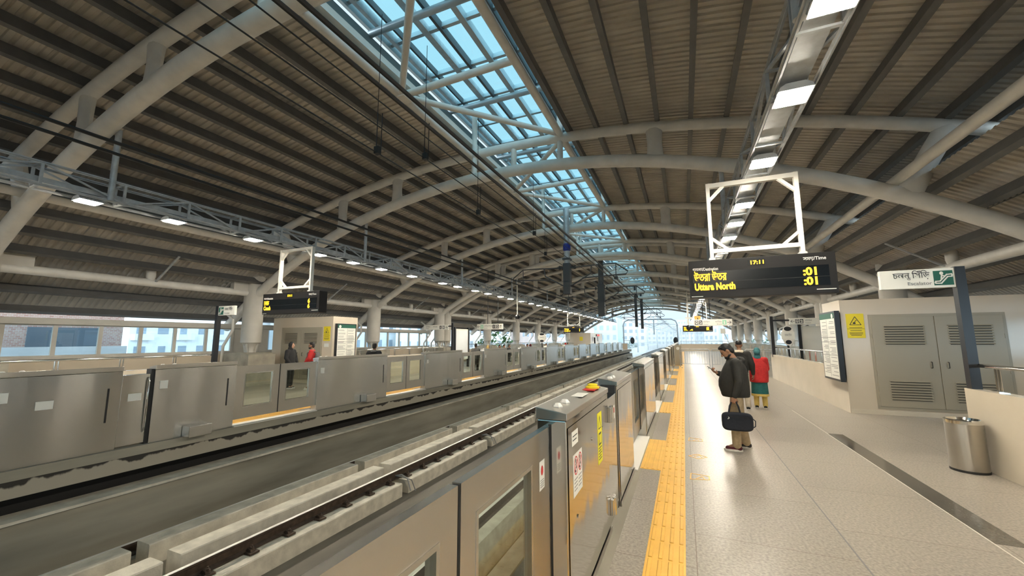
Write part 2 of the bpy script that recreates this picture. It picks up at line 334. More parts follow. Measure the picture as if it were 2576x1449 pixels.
# ------------------------------------------------------------------ tracks
def bend(y): return max(0., y-105)**2*.0007
def raillab(x):
    return {-6.11: 'right rail of the far track, bright top, between concrete kerbs', -7.55: 'left rail of the far track, dark, beside the far platform wall',
            -1.85: 'right rail of the near track, behind the near gates', -3.29: 'left rail of the near track, behind the near gates'}[x]
YS = [YA, 0, 5, 10, 20, 40, 60, 80, 105, 115, 125, 140, 155, 170, 190, 210, 240]
def sweep(b, poly, x, ys, mi=0):
    n = len(poly); vs = []
    for y in ys: vs += [(x+bend(y)+p[0], y, p[1]) for p in poly]
    fs = [(i*n+k, i*n+(k+1) % n, (i+1)*n+(k+1) % n, (i+1)*n+k) for i in range(len(ys)-1) for k in range(n)]
    fs += [tuple(range(n))[::-1], tuple(range((len(ys)-1)*n, len(ys)*n))]
    b.add(vs, fs, mi)
for x in (-6.11, -7.55, -1.85, -3.29):
    t = thing('rail', raillab(x), 'rail', (x, 0, -1.33), 'running rails of the two tracks')
    b = MB(); sweep(b, [(-.07, -1.33), (.07, -1.33), (.07, -1.318), (.012, -1.30), (.012, -1.215), (.034, -1.2), (.034, -1.175), (-.034, -1.175), (-.034, -1.2), (-.012, -1.215), (-.012, -1.30), (-.07, -1.318)], 0, YS) if 0 else None
    sweep(b, [(-.075, -1.335), (.075, -1.335), (.075, -1.32), (.014, -1.30), (.014, -1.215), (.036, -1.2), (.036, -1.172), (-.036, -1.172), (-.036, -1.2), (-.014, -1.215), (-.014, -1.30), (-.075, -1.32)], x, YS)
    b.build('rail_profile', 'rail', t)
    b = MB(); sweep(b, [(-.03, -1.172), (.03, -1.172), (.026, -1.168), (-.026, -1.168)], x, YS); b.build('running_surface', 'railtop', t)
    if x in (-6.11, -7.55):
        c0 = None
        for k in range(45 if x == -6.11 else 24):
            y = .65+.6*k
            if c0 is None:
                b = MB(); b.box(x-.17, x+.2, y-.07, y+.07, -1.345, -1.318)
                for s in (-1, 1):
                    b.prism([(x+s*.05, -1.318), (x+s*.16, -1.318), (x+s*.15, -1.285), (x+s*.09, -1.272), (x+s*.05, -1.3)], 'y', y-.035, y+.035)
                    b.lathe((x+s*.135, y, -1.318), [(.022, 0), (.022, .06), (.012, .065), (.012, .085)], 8)
                c0 = b.build('rail_clip', 'rail', t); y0 = y
            else:
                c = c0.copy(); COL.objects.link(c); c.location = c0.location+V((0, y-y0, 0))
# concrete track plinths: outer seat, inner kerbs, cut in lengths
SEG = [(-.6, 3.3), (3.5, 7.42), (7.63, 11.5), (11.8, 15.8), (16.1, 20.1), (20.4, 24.4), (24.7, 28.7), (29.0, 37), (37.3, 48), (48.3, 60), (60.3, 75)]
WHICH = ['first', 'second', 'third', 'fourth', 'fifth', 'sixth', 'seventh', 'eighth', 'ninth', 'tenth', 'eleventh']
def plinths(xs, zt, z0, what, near, m='plinth', name='track_plinth', off=0):
    for i, (a, c) in enumerate(SEG):
        b = MB(); x0, x1 = xs; b.prism([(x0, z0), (x1, z0), (x1, zt-.015), (x1-.015, zt), (x0+.015, zt), (x0, zt-.015)], 'y', a+off, c+off)
        tag(b.build(name, m), '%s concrete %s of the %s track from the near end' % (WHICH[i], what, near), 'track plinth', what+' lengths, '+near+' track')
plinths((-6.295, -5.78), -1.35, -1.7, 'rail seat', 'far')
plinths((-6.62, -6.30), -1.08, -1.7, 'right kerb', 'far')
plinths((-7.36, -7.05), -1.10, -1.7, 'left kerb', 'far')
struct('trim_7', box(-7.95, -7.36, YA, 75, -1.7, -1.345), 'conc')
for x0, x1, z in ((-3.62, -2.95, -1.345), (-2.86, -2.55, -1.1), (-2.35, -2.05, -1.1), (-2.15, -1.5, -1.345)):
    pass
struct('trim_8', box(-3.62, -2.99, YA, 240, -1.7, -1.345), 'plinth'); struct('trim_9', box(-2.15, -1.5, YA, 240, -1.7, -1.345), 'plinth')
struct('trim_10', box(-3.0, -2.8, YA, 75, -1.7, -1.1), 'plinth'); struct('trim_11', box(-2.35, -2.1, YA, 75, -1.7, -1.1), 'plinth')
# loose cables crossing at two kerb gaps
for i, y in enumerate((7.55, 11.7)):
    b = MB(); b.tube([(-6.2, y, -1.3), (-5.95, y+.05, -1.24), (-5.75, y, -1.28), (-5.62, y-.05, -1.5)], .014, 6); b.tube([(-6.2, y+.06, -1.31), (-5.9, y-.02, -1.25), (-5.7, y+.08, -1.33), (-5.6, y+.1, -1.55)], .011, 6)
    tag(b.build('bond_cable', 'grey'), 'pale bonding cables looped over the %s rail seat gap' % ('nearer' if i == 0 else 'farther'), 'cable', 'bonding cables at the rail seat gaps')
# ------------------------------------------------------------------ roof
def low(u): return math.sqrt(20.57**2-u*u)-13.70
def upr(u): return math.sqrt(33.0**2-u*u)-25.34
ARCH = [3.7, 10.7, 17.6, 24.2, 25.1, 31.8, 38.5, 45.2, 51.9, 58.6, 65.3, 72.0]
YD0, YD1 = -26.0, 72.4
SKL, SKR = -6.0, -3.02          # skylight edge tubes
def deck(name, u0, u1, rad, zc, n=12):
    b = MB(); ys = []; per = .16; k = 0; y = YD0
    while y < YD1:
        ys += [(y, 0), (y+.06, 0), (y+.078, .032), (y+.125, .032), (y+.143, 0)]; y += per
    vs = []
    for y, h in ys:
        for i in range(n+1):
            a0, a1 = math.asin(u0/rad), math.asin(u1/rad); a = a0+(a1-a0)*i/n
            vs.append((XC+(rad+h)*math.sin(a), y, (rad+h)*math.cos(a)+zc))
    fs = [(j*(n+1)+i, j*(n+1)+i+1, (j+1)*(n+1)+i+1, (j+1)*(n+1)+i) for j in range(len(ys)-1) for i in range(n)]
    b.add(vs, fs); struct(name, b, 'deck')
deck('ceiling_left', -10.9, SKL-.05-XC, 33.38, -25.34); deck('ceiling_right', SKR+.2-XC, 10.9, 33.38, -25.34)
deck('ceiling_lower_left', -13.2, -9.5, 21.10, -13.70, 8); deck('ceiling_lower_right', 9.5, 13.2, 21.10, -13.70, 8)
def purlin(u, rad, zc, label, grp, dep=.27, wid=.075):
    a = math.asin(u/rad); er = V((math.sin(a), math.cos(a))); et = V((math.cos(a), -math.sin(a))); c = er*rad+V((XC, zc))
    P = [c+et*wid/2*i+er*dep/2*j for i, j in ((-1, -1), (1, -1), (1, 1), (-1, 1))]
    lip = [c+et*(wid/2)*i+er*dep/2*j for i, j in ((1, -1), (2.1, -1), (2.1, -.86), (1, -.86))]
    b = MB(); b.prism([tuple(p) for p in P], 'y', YD0, YD1); b.prism([tuple(p) for p in lip], 'y', YD0, YD1)
    tag(b.build('roof_purlin', 'purl'), label, 'purlin', grp)
UP = [1.92, 2.72, 3.53, 4.34, 5.15, 5.96, 6.78, 7.6, 8.42, 9.2, 9.95, 10.7]
for k, u in enumerate(UP): purlin(u, 33.23, -25.34, 'dark roof purlin, %s out from the skylight over the near platform side' % ORD[k], 'upper roof purlins, near side')
for k, u in enumerate(UP[0:]): purlin(-u if k else -1.5, 33.23, -25.34, 'dark roof purlin, %s out from the skylight over the far platform side' % ORD[k], 'upper roof purlins, far side')
for s, nm in ((1, 'near'), (-1, 'far')):
    for k, u in enumerate((9.7, 10.4, 11.05, 11.75, 12.4, 13.1)):
        purlin(s*u, 20.96, -13.70, 'dark lower roof purlin, %s up from the eaves of the %s platform' % (ORD[5-k], nm), 'lower roof purlins, %s side' % nm)
    x = XC+s*10.75; b = MB()
    for k in range(11): b.bar((x, YD0, 4.52+k*.128), (x, YD1, 4.52+k*.128), .02, .13, upv=(s*.4, 0, 1))
    struct('wall_louvre_'+('right' if s > 0 else 'left'), b, 'louv')
ell_n = 12
def arch(y, first=False):
    i = ARCH.index(y)
    lab = ['grey tubular roof arch nearest the camera, cut by the top of the photo', 'grey tubular roof arch springing from the column by the far escalator sign',
           'third grey tubular roof arch from the camera', 'nearer of the two closely paired grey roof arches', 'farther of the two closely paired grey roof arches'][i] if i < 5 else \
        ('last grey roof arch, against the open sky at the far end' if i == len(ARCH)-1 else 'grey tubular roof arch, %s beyond the paired arches' % ORD[i-5])
    t = thing('roof_arch', lab, 'roof arch', (XC, y, low(0)), 'tubular roof arches')
    N = 40
    us = [-13.0+26.0*k/N for k in range(N+1)]
    MB().tube([(XC+u, y, low(u)) for u in us], .17, 16).build('lower_chord', 'paint', t, smooth=True)
    us = [-10.7+21.4*k/30 for k in range(31)]
    MB().tube([(XC+u, y, upr(u)) for u in us], .14, 14).build('upper_chord', 'paint', t, smooth=True)
    for s in (-1, 1):
        for u in (4.25, 6.75):
            b = MB(); z0, z1 = low(u)+.1, upr(u)-.08; zs = [z0, z0+(z1-z0)*.2, (z0+z1)/2, z1-(z1-z0)*.2, z1]
            b.tube([(XC+s*u, y, z) for z in zs], [.22, .20, .185, .20, .22], 12, flat=(1, .55, 1)); b.build('web_plate', 'paint', t, smooth=True)
        b = MB(); b.tube([(XC+s*9.2, y, low(9.2)+.05), (XC+s*9.55, y, (low(9.2)+upr(9.95))/2), (XC+s*9.95, y, upr(9.95)-.02)], [.23, .2, .2], 12, flat=(1, .7, 1)); b.build('end_strut', 'paint', t, smooth=True)
        b = MB(); b.lathe((XC+s*4.25, y, low(4.25)), [(.176, -.03), (.176, .03)], 12) if 0 else b.box(XC+s*2.9-.02, XC+s*2.9+.02, y-.01, y+.01, low(2.9)-.18, low(2.9)-.16)
    for x in (-5.9, -4.52, -3.05):
        u = x-XC; MB().tube([(x, y, low(u)), (x, y, 8.95 if x != -4.52 else upr(u)+.05)], .085, 12).build('vertical_post', 'paint', t, smooth=True)
for y in ARCH: arch(y)
# skylight tubes and K bracing
for x, z, lab in ((SKL, 7.62, 'grey tube along the left edge of the skylight'), (SKR, 7.68, 'grey tube along the right edge of the skylight')):
    tag(MB().tube([(x, YD0, z), (x, YD1, z)], .10, 12).build('skylight_edge_tube', 'paint', smooth=True), lab, 'roof tube', 'skylight edge tubes')
bays = [(-3.3, 3.7)]+[(a, b) for a, b in zip(ARCH[:-1], ARCH[1:]) if b-a > 2]
for k, (a, c) in enumerate(bays):
    m_ = (a+c)/2; t = thing('skylight_bracing', 'grey K-shaped tube bracing under the skylight, %s bay from the camera' % ORD[k], 'bracing', (SKL, m_, 7.62), 'skylight bracing')
    for name, p, q, r in (('cross_strut', (SKL, m_, 7.62), (SKR, m_, 7.68), .085), ('diagonal', (SKL, m_, 7.62), (SKR, a+.15, 7.66), .075), ('diagonal', (SKL, m_, 7.62), (SKR, c-.15, 7.66), .075)):
        MB().tube([p, q], r, 12).build(name, 'paint', t, smooth=True)
    MB().box(SKL-.06, SKL+.2, m_-.16, m_+.16, 7.50, 7.53).build('gusset_plate', 'paint', t)
# raised glazed monitor
struct('trim_12', box(-6.12, -5.93, YD0, YD1, 7.96, 8.12), 'white')
b = MB(); b.box(-6.46, -6.38, YD0, YD1, 8.0, 8.80); struct('wall_monitor_left', b, 'louv')
b = MB(); b.box(-6.46, -6.38, YD0, YD1, 8.97, 9.2); struct('trim_13', b, 'alu')
b = MB()
for k in range(7): b.bar((-2.2, YD0, 8.05+k*.16), (-2.2, YD1, 8.05+k*.16), .02, .15, upv=(.4, 0, 1))
struct('wall_monitor_right', b, 'alu')
win = thing('window_1', 'tinted glass skylight running down the middle of the roof', 'skylight', (-4.5, 30, 9.2)); win['kind'] = 'structure'
MB().quad((-6.46, YD0, 9.2), (-2.2, YD0, 9.2), (-2.2, YD1, 9.2), (-6.46, YD1, 9.2)).build('glass_pane', 'gskl', win)
for x, wd, dp, m in ((-6.2, .10, .2, 'galv'), (-5.95, .05, .16, 'dark'), (-5.3, .16, .16, 'galv'), (-4.9, .07, .2, 'dark'), (-4.28, .14, .2, 'alu'), (-3.55, .06, .2, 'dark'), (-3.35, .05, .16, 'alu'), (-2.75, .06, .16, 'alu')):
    MB().box(x-wd/2, x+wd/2, YD0, YD1, 9.19-dp, 9.19).build('mullion', m, win)
b = MB(); y = YD0+.55
while y < YD1: b.box(-6.4, -2.2, y-.045, y+.045, 9.06, 9.185); y += 1.42
b.build('cross_bars', 'alu', win)
y = 3.0; k = 0
while y < YD1:
    tag(MB().tube([(-6.4, y, 8.86), (-2.25, y, 8.86)], .085, 12).build('skylight_cross_tube', 'alu', smooth=True), 'pale tube crossing below the skylight glass, %s from the camera' % ORD[k], 'roof tube', 'tubes under the skylight glass'); y += 3.5; k += 1
# lengthwise tubes at columns and at the roof step
for s, nm in ((1, 'near'), (-1, 'far')):
    x = XC+s*9.05; tag(MB().tube([(x, YD0, 5.10), (x, YD1, 5.10)], .105, 12).build('lengthwise_tube', 'paint', smooth=True), 'grey tube lying along the arches below the roof step, %s platform side' % nm, 'roof tube')
    x = XC+s*11.35
    for k, (a, c) in enumerate(bays):
        m_ = (a+c)/2; t = thing('eaves_tube', 'grey tube joining two column heads of the %s platform, %s bay from the camera' % (nm, ORD[k]), 'roof tube', (x, m_, 3.62), 'tubes joining column heads, %s side' % nm)
        MB().tube([(x, a+.30, 3.62), (x, c-.30, 3.62)], .13, 14).build('tube', 'paint', t, smooth=True)
        b = MB(); b.lathe((x, m_, 3.70), [(.10, 0), (.13, .12), (.13, .3), (.17, .42), (.17, .5)], 12); b.build('stub_post', 'paint', t, smooth=True)
        MB().bar((XC+s*10.05, m_+.1, low(10.05)+.16), (XC+s*11.5, m_+.1, low(11.5)+.14), .06, .03).build('tie_bar', 'galv', t)
# columns
def column(y, s, k):
    x = XC+s*11.35; nm = 'near' if s > 0 else 'far'
    if s < 0: lab = ['', 'round grey column beside the far electrical kiosk, with white drainpipe', 'round grey column behind the hooded person at the far gates'][k] if k in (1, 2) else 'round grey column on the far platform, %s from the far electrical kiosk' % ORD[k-1]
    else: lab = 'round grey column on the near platform, %s behind the near electrical kiosk' % ORD[max(k-1, 0)]
    t = thing('column', lab, 'column', (x, y, 0), 'platform columns')
    b = MB(); b.lathe((x, y, 0), [(.33, 1.62), (.36, 1.64), (.36, 4.32), (.30, 4.36)], 24); b.build('shaft', 'colp', t, smooth=True)
    b = MB(); b.lathe((x, y, 0), [(.16, 1.24), (.13, 1.36), (.20, 1.5), (.33, 1.62)], 16)
    for q in range(4):
        c_, s_ = math.cos(q*math.pi/2+.4), math.sin(q*math.pi/2+.4); b.bar((x+c_*.2, y+s_*.2, 1.24), (x+c_*.27, y+s_*.27, 1.6), .03, .1)
    b.build('pinned_foot', 'colp', t, smooth=True)
    wide = .70
    b = MB(); b.prism([(x-.75, 0), (x+.75, 0), (x+.75, 1.18), (x+.42, 1.25), (x-.42, 1.25), (x-.75, 1.18)], 'y', y-.55, y+.55); b.build('pedestal', 'conc', t)
    for d in (-1, 1):
        P = [(y+d*.25, 4.36), (y+d*1.75, 4.40), (y+d*1.5, 4.31), (y+d*1.2, 4.22), (y+d*1.0, 4.08), (y+d*.9, 3.98), (y+d*.9, 3.62), (y+d*.25, 3.62)]
        b = MB(); b.prism(P, 'x', x-.10, x+.10); b.build('knee_bracket', 'colp', t)
    b = MB(); b.tube([(x+s*1.3, y-.35, 2.98), (x+s*.9, y-.42, 2.75), (x+s*.45, y-.48, 2.55), (x+s*.42, y-.48, 2.15), (x+s*.95, y-.48, 1.5), (x+s*.95, y-.5, .0)], .055, 10); b.build('drain_pipe', 'white', t, smooth=True)
for k, y in enumerate(ARCH[:-1]):
    column(y, -1, k)
    if k > 1: column(y, 1, k)
# ------------------------------------------------------------------ lighting trusses with floodlights
LY = [-6.0, -4.2, -2.2, -.2, 1.9, 3.65, 5.1, 6.95, 9.1, 10.55, 12.0, 13.9, 16.3, 17.7, 19.6, 21.2, 23.0, 24.6, 26.6, 28.6, 30.4, 32.2, 34.2, 36.2, 38.2, 40.3, 42.4, 44.5, 46.6, 48.7, 50.8, 53, 55.2, 57.4, 59.6, 62, 64.5, 67]
for s, nm in ((1, 'near'), (-1, 'far')):
    xc = XC+s*5.97; t = thing('lighting_truss', 'grey box lattice truss carrying the floodlights over the %s platform edge' % nm, 'lighting truss', (xc, 30, 4.5))
    x0, x1, z0, z1 = xc-.19, xc+.19, 4.53, 4.94; Y0, Y1 = -6.42, 70
    for x in (x0, x1):
        for z in (z0, z1):
            b = MB(); b.box(x-.028, x+.028, Y0, Y1, z-.004, z+.004); b.box(x-.004 if x < xc else x-.028, x+.028 if x < xc else x+.004, Y0, Y1, z-.03, z+.03) if 0 else b.box(x-.004, x+.004, Y0, Y1, z-.028, z+.028); b.build('chord', 'galv', t)
    k = 0; y = Y0
    while y < Y1-1:
        b = MB()
        for x in (x0, x1): b.box(x-.02, x+.02, y-.02, y+.02, z0, z1)
        b.box(x0, x1, y-.02, y+.02, z0-.012, z0+.012); b.box(x0, x1, y-.02, y+.02, z1-.012, z1+.012); b.build('lattice_frame', 'galv', t)
        b = MB()
        for x in (x0, x1): b.bar((x, y, z0 if k % 2 else z1), (x, y+1.17, z1 if k % 2 else z0), .035, .03)
        b.build('diagonal_pair', 'galv', t); y += 1.17; k += 1
    MB().box(xc-.13, xc+.13, Y0, Y1, z0+.06, z0+.16).build('cable_tray', 'galv', t)
    for k, y in enumerate(ARCH):
        if y < 70: MB().tube([(xc+s*-.19, y+.2, z0), (xc-s*.19, y+.2, low(5.78))], .055, 10).build('hanger_post', 'galv', t, smooth=True)
    proto = None
    for k, y in enumerate(LY):
        lab = 'lit floodlight under the %s platform truss, %s from the camera' % (nm, ORD[k])
        if proto is None:
            f = thing('floodlight', lab, 'floodlight', (xc, y, 4.5), 'floodlights under the %s truss' % nm)
            b = MB(); b.prism([(xc-.17, 4.455), (xc+.17, 4.455), (xc+.15, 4.50), (xc+.09, 4.535), (xc-.09, 4.535), (xc-.15, 4.50)], 'y', y-.18, y+.18); b.build('housing', 'galv', f)
            MB().box(xc-.145, xc+.145, y-.15, y+.15, 4.44, 4.454).build('lens', 'lens', f)
            b = MB()
            for d in (-1, 1): b.bar((xc+d*.175, y, 4.48), (xc+d*.175, y, 4.56), .012, .05)
            b.build('bracket', 'galv', f); proto = f
        else: dup(proto, (xc, y, 4.5), lab)
# ------------------------------------------------------------------ platform screen gates
def cabinet(side, y0, y1, label, block=None, dark_slots=True):
    f = (lambda x: x) if side > 0 else mx
    t = thing('gate_cabinet', label, 'platform gate', (f(-.8), (y0+y1)/2, 0), 'stainless gate cabinets, %s platform' % ('near' if side > 0 else 'far'))
    b = MB(); b.box(f(-.895), f(-.705), y0, y1, 0, 1.24); b.build('body', 'steel3' if side > 0 else 'steel', t, bevel=.006)
    P = [(f(-.905), 1.243), (f(-.697), 1.243), (f(-.697), 1.285), (f(-.905), 1.318)]
    b = MB(); b.prism(P if side > 0 else P[::-1], 'y', y0-.004, y1+.004); b.build('top_cap', 'steel2', t, bevel=.004)
    b = MB(); b.box(f(-.702), f(-.7), y0+.03, y1-.03, .07, 1.19); b.build('access_panel', 'steel3' if side > 0 else 'steel', t)
    b = MB(); b.box(f(-.70), f(-.694), y0, y1, 0, .05); b.build('kick_strip', 'steel2', t)
    for d in (.14, .32):
        b = MB(); b.lathe((f(-.80), y0+d, 1.295), [(.034, 0), (.036, .012), (.02, .032)], 6); b.build('sensor_dome', 'white', t)
    for y in ((y1-.16,) if dark_slots else ()):
        MB().box(f(-.899), f(-.894), y-.012, y+.012, .45, .98).build('vent_slot', 'gask', t)
    if dark_slots: MB().box(f(-.899), f(-.894), y0+.08, y0+.2, .9, 1.04).build('small_label', 'sign', t)
    if block is not None:
        b = MB(); b.box(f(-1.13), f(-.9), block-.22, block+.16, .0, .2); b.build('foot_block', 'steel', t, bevel=.012)
    return t
def leaf(side, y0, y1, label, meet, st_m=.15, st_o=.2):   # meet: +1 when the meeting edge is at y1
    f = (lambda x: x) if side > 0 else mx
    t = thing('sliding_gate_leaf', label, 'sliding gate', (f(-.83), (y0+y1)/2, 0), 'glazed sliding gates, %s platform' % ('near' if side > 0 else 'far'))
    a, c = (y0+st_o, y1-st_m) if meet > 0 else (y0+st_m, y1-st_o); z0, z1, g0, g1 = .13, 1.205, .36, 1.06
    xa, xb = f(-.85), f(-.81); b = MB()
    b.box(xa, xb, y0, a, z0, z1); b.box(xa, xb, c, y1, z0, z1); b.box(xa, xb, a, c, z0, g0); b.box(xa, xb, a, c, g1, z1); b.build('frame', 'steel2', t)
    b = MB(); r_ = .02
    for (p, q, u, v) in ((a, a+r_, g0, g1), (c-r_, c, g0, g1), (a+r_, c-r_, g0, g0+r_), (a+r_, c-r_, g1-r_, g1)): b.box(f(-.853), f(-.807), p, q, u, v)
    b.build('glazing_bead', 'steel', t)
    b = MB(); x = f(-.83); b.box(x-.003, x+.003, a+.004, c-.004, g0+.004, g1-.004); b.build('glass_pane', 'gdoor', t)
    ye = y1 if meet > 0 else y0
    b = MB(); b.box(f(-.845), f(-.815), ye, ye+(.014 if meet > 0 else -.014), z0, z1-.005); b.build('rubber_edge', 'gask', t)
    yo = y0 if meet > 0 else y1
    b = MB(); b.box(f(-.82), f(-.80), yo-.012, yo+.012, z0, z1+.01); b.build('side_gasket', 'gask', t)
    return t
def epanel(side, y0, y1, label):
    f = (lambda x: x) if side > 0 else mx
    t = thing('emergency_gate', label, 'emergency gate', (f(-.8), (y0+y1)/2, 0))
    MB().box(f(-.86), f(-.715), y0+.015, y1-.015, .03, 1.17).build('panel', 'steel3' if side > 0 else 'steel', t, bevel=.004)
    b = MB(); b.box(f(-.87), f(-.72), y1-.03, y1+.02, 0, 1.25); b.build('dark_post', 'gask', t)
    b = MB(); b.tube([(f(-.88), y1-.06, .2), (f(-.9), y1-.06, .3), (f(-.9), y1-.06, 1.05), (f(-.88), y1-.06, 1.12)], .012, 8); b.build('push_bar', 'chrome', t, smooth=True)
    return t
for side, D, nm in ((1, RD, 'near'), (-1, LD, 'far')):
    f = (lambda x: x) if side > 0 else mx
    for k, c in enumerate(D):
        hw = 1.0 if k else 1.12
        wh = ('nearest doorway' if k == 0 else ORD[k]+' doorway')
        leaf(side, c-hw, c-.012, 'glazed stainless sliding gate, camera-side leaf of the %s along the %s platform' % (wh, nm), 1, .12 if (k == 0 and side > 0) else .15, .2)
        leaf(side, c+.012, c+hw, 'glazed stainless sliding gate, far-side leaf of the %s along the %s platform' % (wh, nm), -1, .12 if (k == 0 and side > 0) else .15, .34 if (k == 0 and side > 0) else .2)
        tag(MB().box(f(-.95), f(-.66), c-hw, c+hw, .0, .018).build('door_sill', 'white'), 'pale threshold strip under the %s of the %s gates' % (wh, nm), 'door sill', 'door sills, %s platform' % nm)
    if side > 0:
        CN = cabinet(1, 2.49, 3.95, 'stainless gate cabinet with yellow warning sticker and yellow push button on top')
        EN = epanel(1, 3.97, 4.52, 'narrow stainless emergency gate with hinges next to the stickered cabinet')
        C2 = cabinet(1, 4.53, 5.78, 'stainless gate cabinet reflecting the yellow paving, beyond the emergency gate')
        y1s = 5.78
    else:
        CA = cabinet(-1, 2.2, 3.6, 'stainless gate cabinet of the far platform at the left edge of the photo')
        EN2 = epanel(-1, 3.6, 4.02, 'narrow stainless emergency gate with dark post on the far platform')
        CB = cabinet(-1, 4.04, 5.43, 'stainless far gate cabinet between the emergency gate and the first far doorway', 4.75)
    for k in range(1, len(D)-1):
        a, c = D[k]+1.0, D[k+1]-1.0
        cabinet(side, a, c, 'wide stainless gate cabinet, %s after the first full doorway of the %s platform' % (ORD[k-1], nm), c-.85 if side < 0 else None)
# stickers and fittings of the nearest cabinet
def plate(parent, y0, y1, z0, z1, m, name, x=-.6995, d=.001): return MB().box(x, x+d, y0, y1, z0, z1).build(name, m, parent)
plate(CN, 2.60, 2.76, 1.06, 1.15, 'sign', 'id_label'); 
for k in range(2): plate(CN, 2.62, 2.74-.02*k, 1.115-.025*k, 1.122-.025*k, 'ink', 'id_print', -.6984, .0004)
plate(CN, 2.62, 2.86, .74, 1.0, 'sign', 'prohibition_sticker')
for y in (2.69, 2.80):
    b = MB(); n = 18; P = [(y+.045*math.cos(2*math.pi*k/n), .925+.055*math.sin(2*math.pi*k/n)) for k in range(n)]
    for p, q in zip(P, P[1:]+P[:1]): b.bar((-.698, p[0], p[1]), (-.698, q[0], q[1]), .008, .001, upv=(1, 0, 0))
    b.bar((-.698, y-.035, .89), (-.698, y+.035, .96), .008, .001, upv=(1, 0, 0)); b.build('prohibition_ring', 'redp', CN)
    b = MB(); b.ell((-.698, y-.005, .955), (.0006, .012, .014), n=8); b.bar((-.698, y-.005, .94), (-.698, y+.008, .905), .018, .0008, upv=(1, 0, 0)); b.box(-.6982, -.6975, y-.03, y+.0, .885, .9); b.build('pictogram', 'ink', CN)
    for k in range(4): plate(CN, y-.045, y+.04-.01*(k % 2), .84-.022*k, .846-.022*k, 'grey', 'fine_print', -.6984, .0004)
plate(CN, 3.42, 3.60, .72, 1.13, 'yel2', 'warning_sticker')
b = MB()
for p, q in (((3.51, 1.10), (3.46, 1.0)), ((3.46, 1.0), (3.56, 1.0)), ((3.56, 1.0), (3.51, 1.10))): b.bar((-.698, *p), (-.698, *q), .008, .001, upv=(1, 0, 0))
b.box(-.6984, -.6978, 3.46, 3.56, .865, .965); b.build('warning_symbol', 'ink', CN); plate(CN, 3.475, 3.545, .88, .95, 'yel2', 'symbol_window', -.6978, .0004)
for k in range(5): plate(CN, 3.45, 3.57-.02*(k % 2), .84-.022*k, .848-.022*k, 'ink', 'warning_print', -.6984, .0004)
b = MB(); b.box(-.85, -.74, 3.52, 3.80, 1.303, 1.309); b.build('button_plate', 'redp', CN)
b = MB(); b.lathe((-.79, 3.69, 1.308), [(.062, 0), (.062, .014), (.045, .02), (.045, .034), (.03, .04)], 18); b.build('push_button', 'yel', CN, smooth=True)
MB().box(-.84, -.75, 3.12, 3.34, 1.303, 1.308).build('top_label', 'sign', CN)
MB().box(-.85, -.78, 3.82, 3.93, 1.304, 1.309).build('top_sticker', 'redp', CN)
for y in (2.72, 3.2, 3.62):
    b = MB(); b.lathe((0, 0, 0), [(.012, 0), (.012, .006)], 10); b.v = [(-.70+p[2], y+p[0], (.98 if y > 3 else .60)+p[1]) for p in b.v]; b.build('lock', 'chrome', CN)
for z in (.22, 1.04):
    b = MB(); b.box(-.7, -.672, 3.90, 4.06, z-.07, z+.07); b.tube([(-.672, 3.96, z-.075), (-.672, 3.96, z+.075)], .02, 8); b.build('hinge', 'chrome', EN, bevel=.004)
plate(EN, 4.30, 4.40, .93, 1.06, 'sign', 'hand_sticker', -.714); plate(EN, 4.33, 4.37, .99, 1.04, 'redp', 'hand_symbol', -.713)
for o in [o for o in bpy.data.objects if o.name.startswith('sliding_gate_leaf') and abs(o.location.x+.83) < .01 and 1.4 < o.location.y < 2.2]:
    plate(o, 2.28, 2.37, .88, 1.04, 'sign', 'hand_sticker', -.8095); b = MB(); b.ell((-.808, 2.325, .985), (.0008, .02, .028), n=10); b.build('hand_symbol', 'redp', o)
    for k in range(4): plate(o, 2.295, 2.355, .93-.012*k, .934-.012*k, 'grey', 'fine_print', -.8083, .0003)
for (y, z) in ((2.75, .82), (3.8, .80)):
    o = CA if y < 3.6 else EN2; f0 = mx(-.862 if o is EN2 else -.8995); b = MB(); b.box(f0, f0+.003, y-.09, y+.09, z-.06, z+.06); b.build('white_label', 'sign', o)
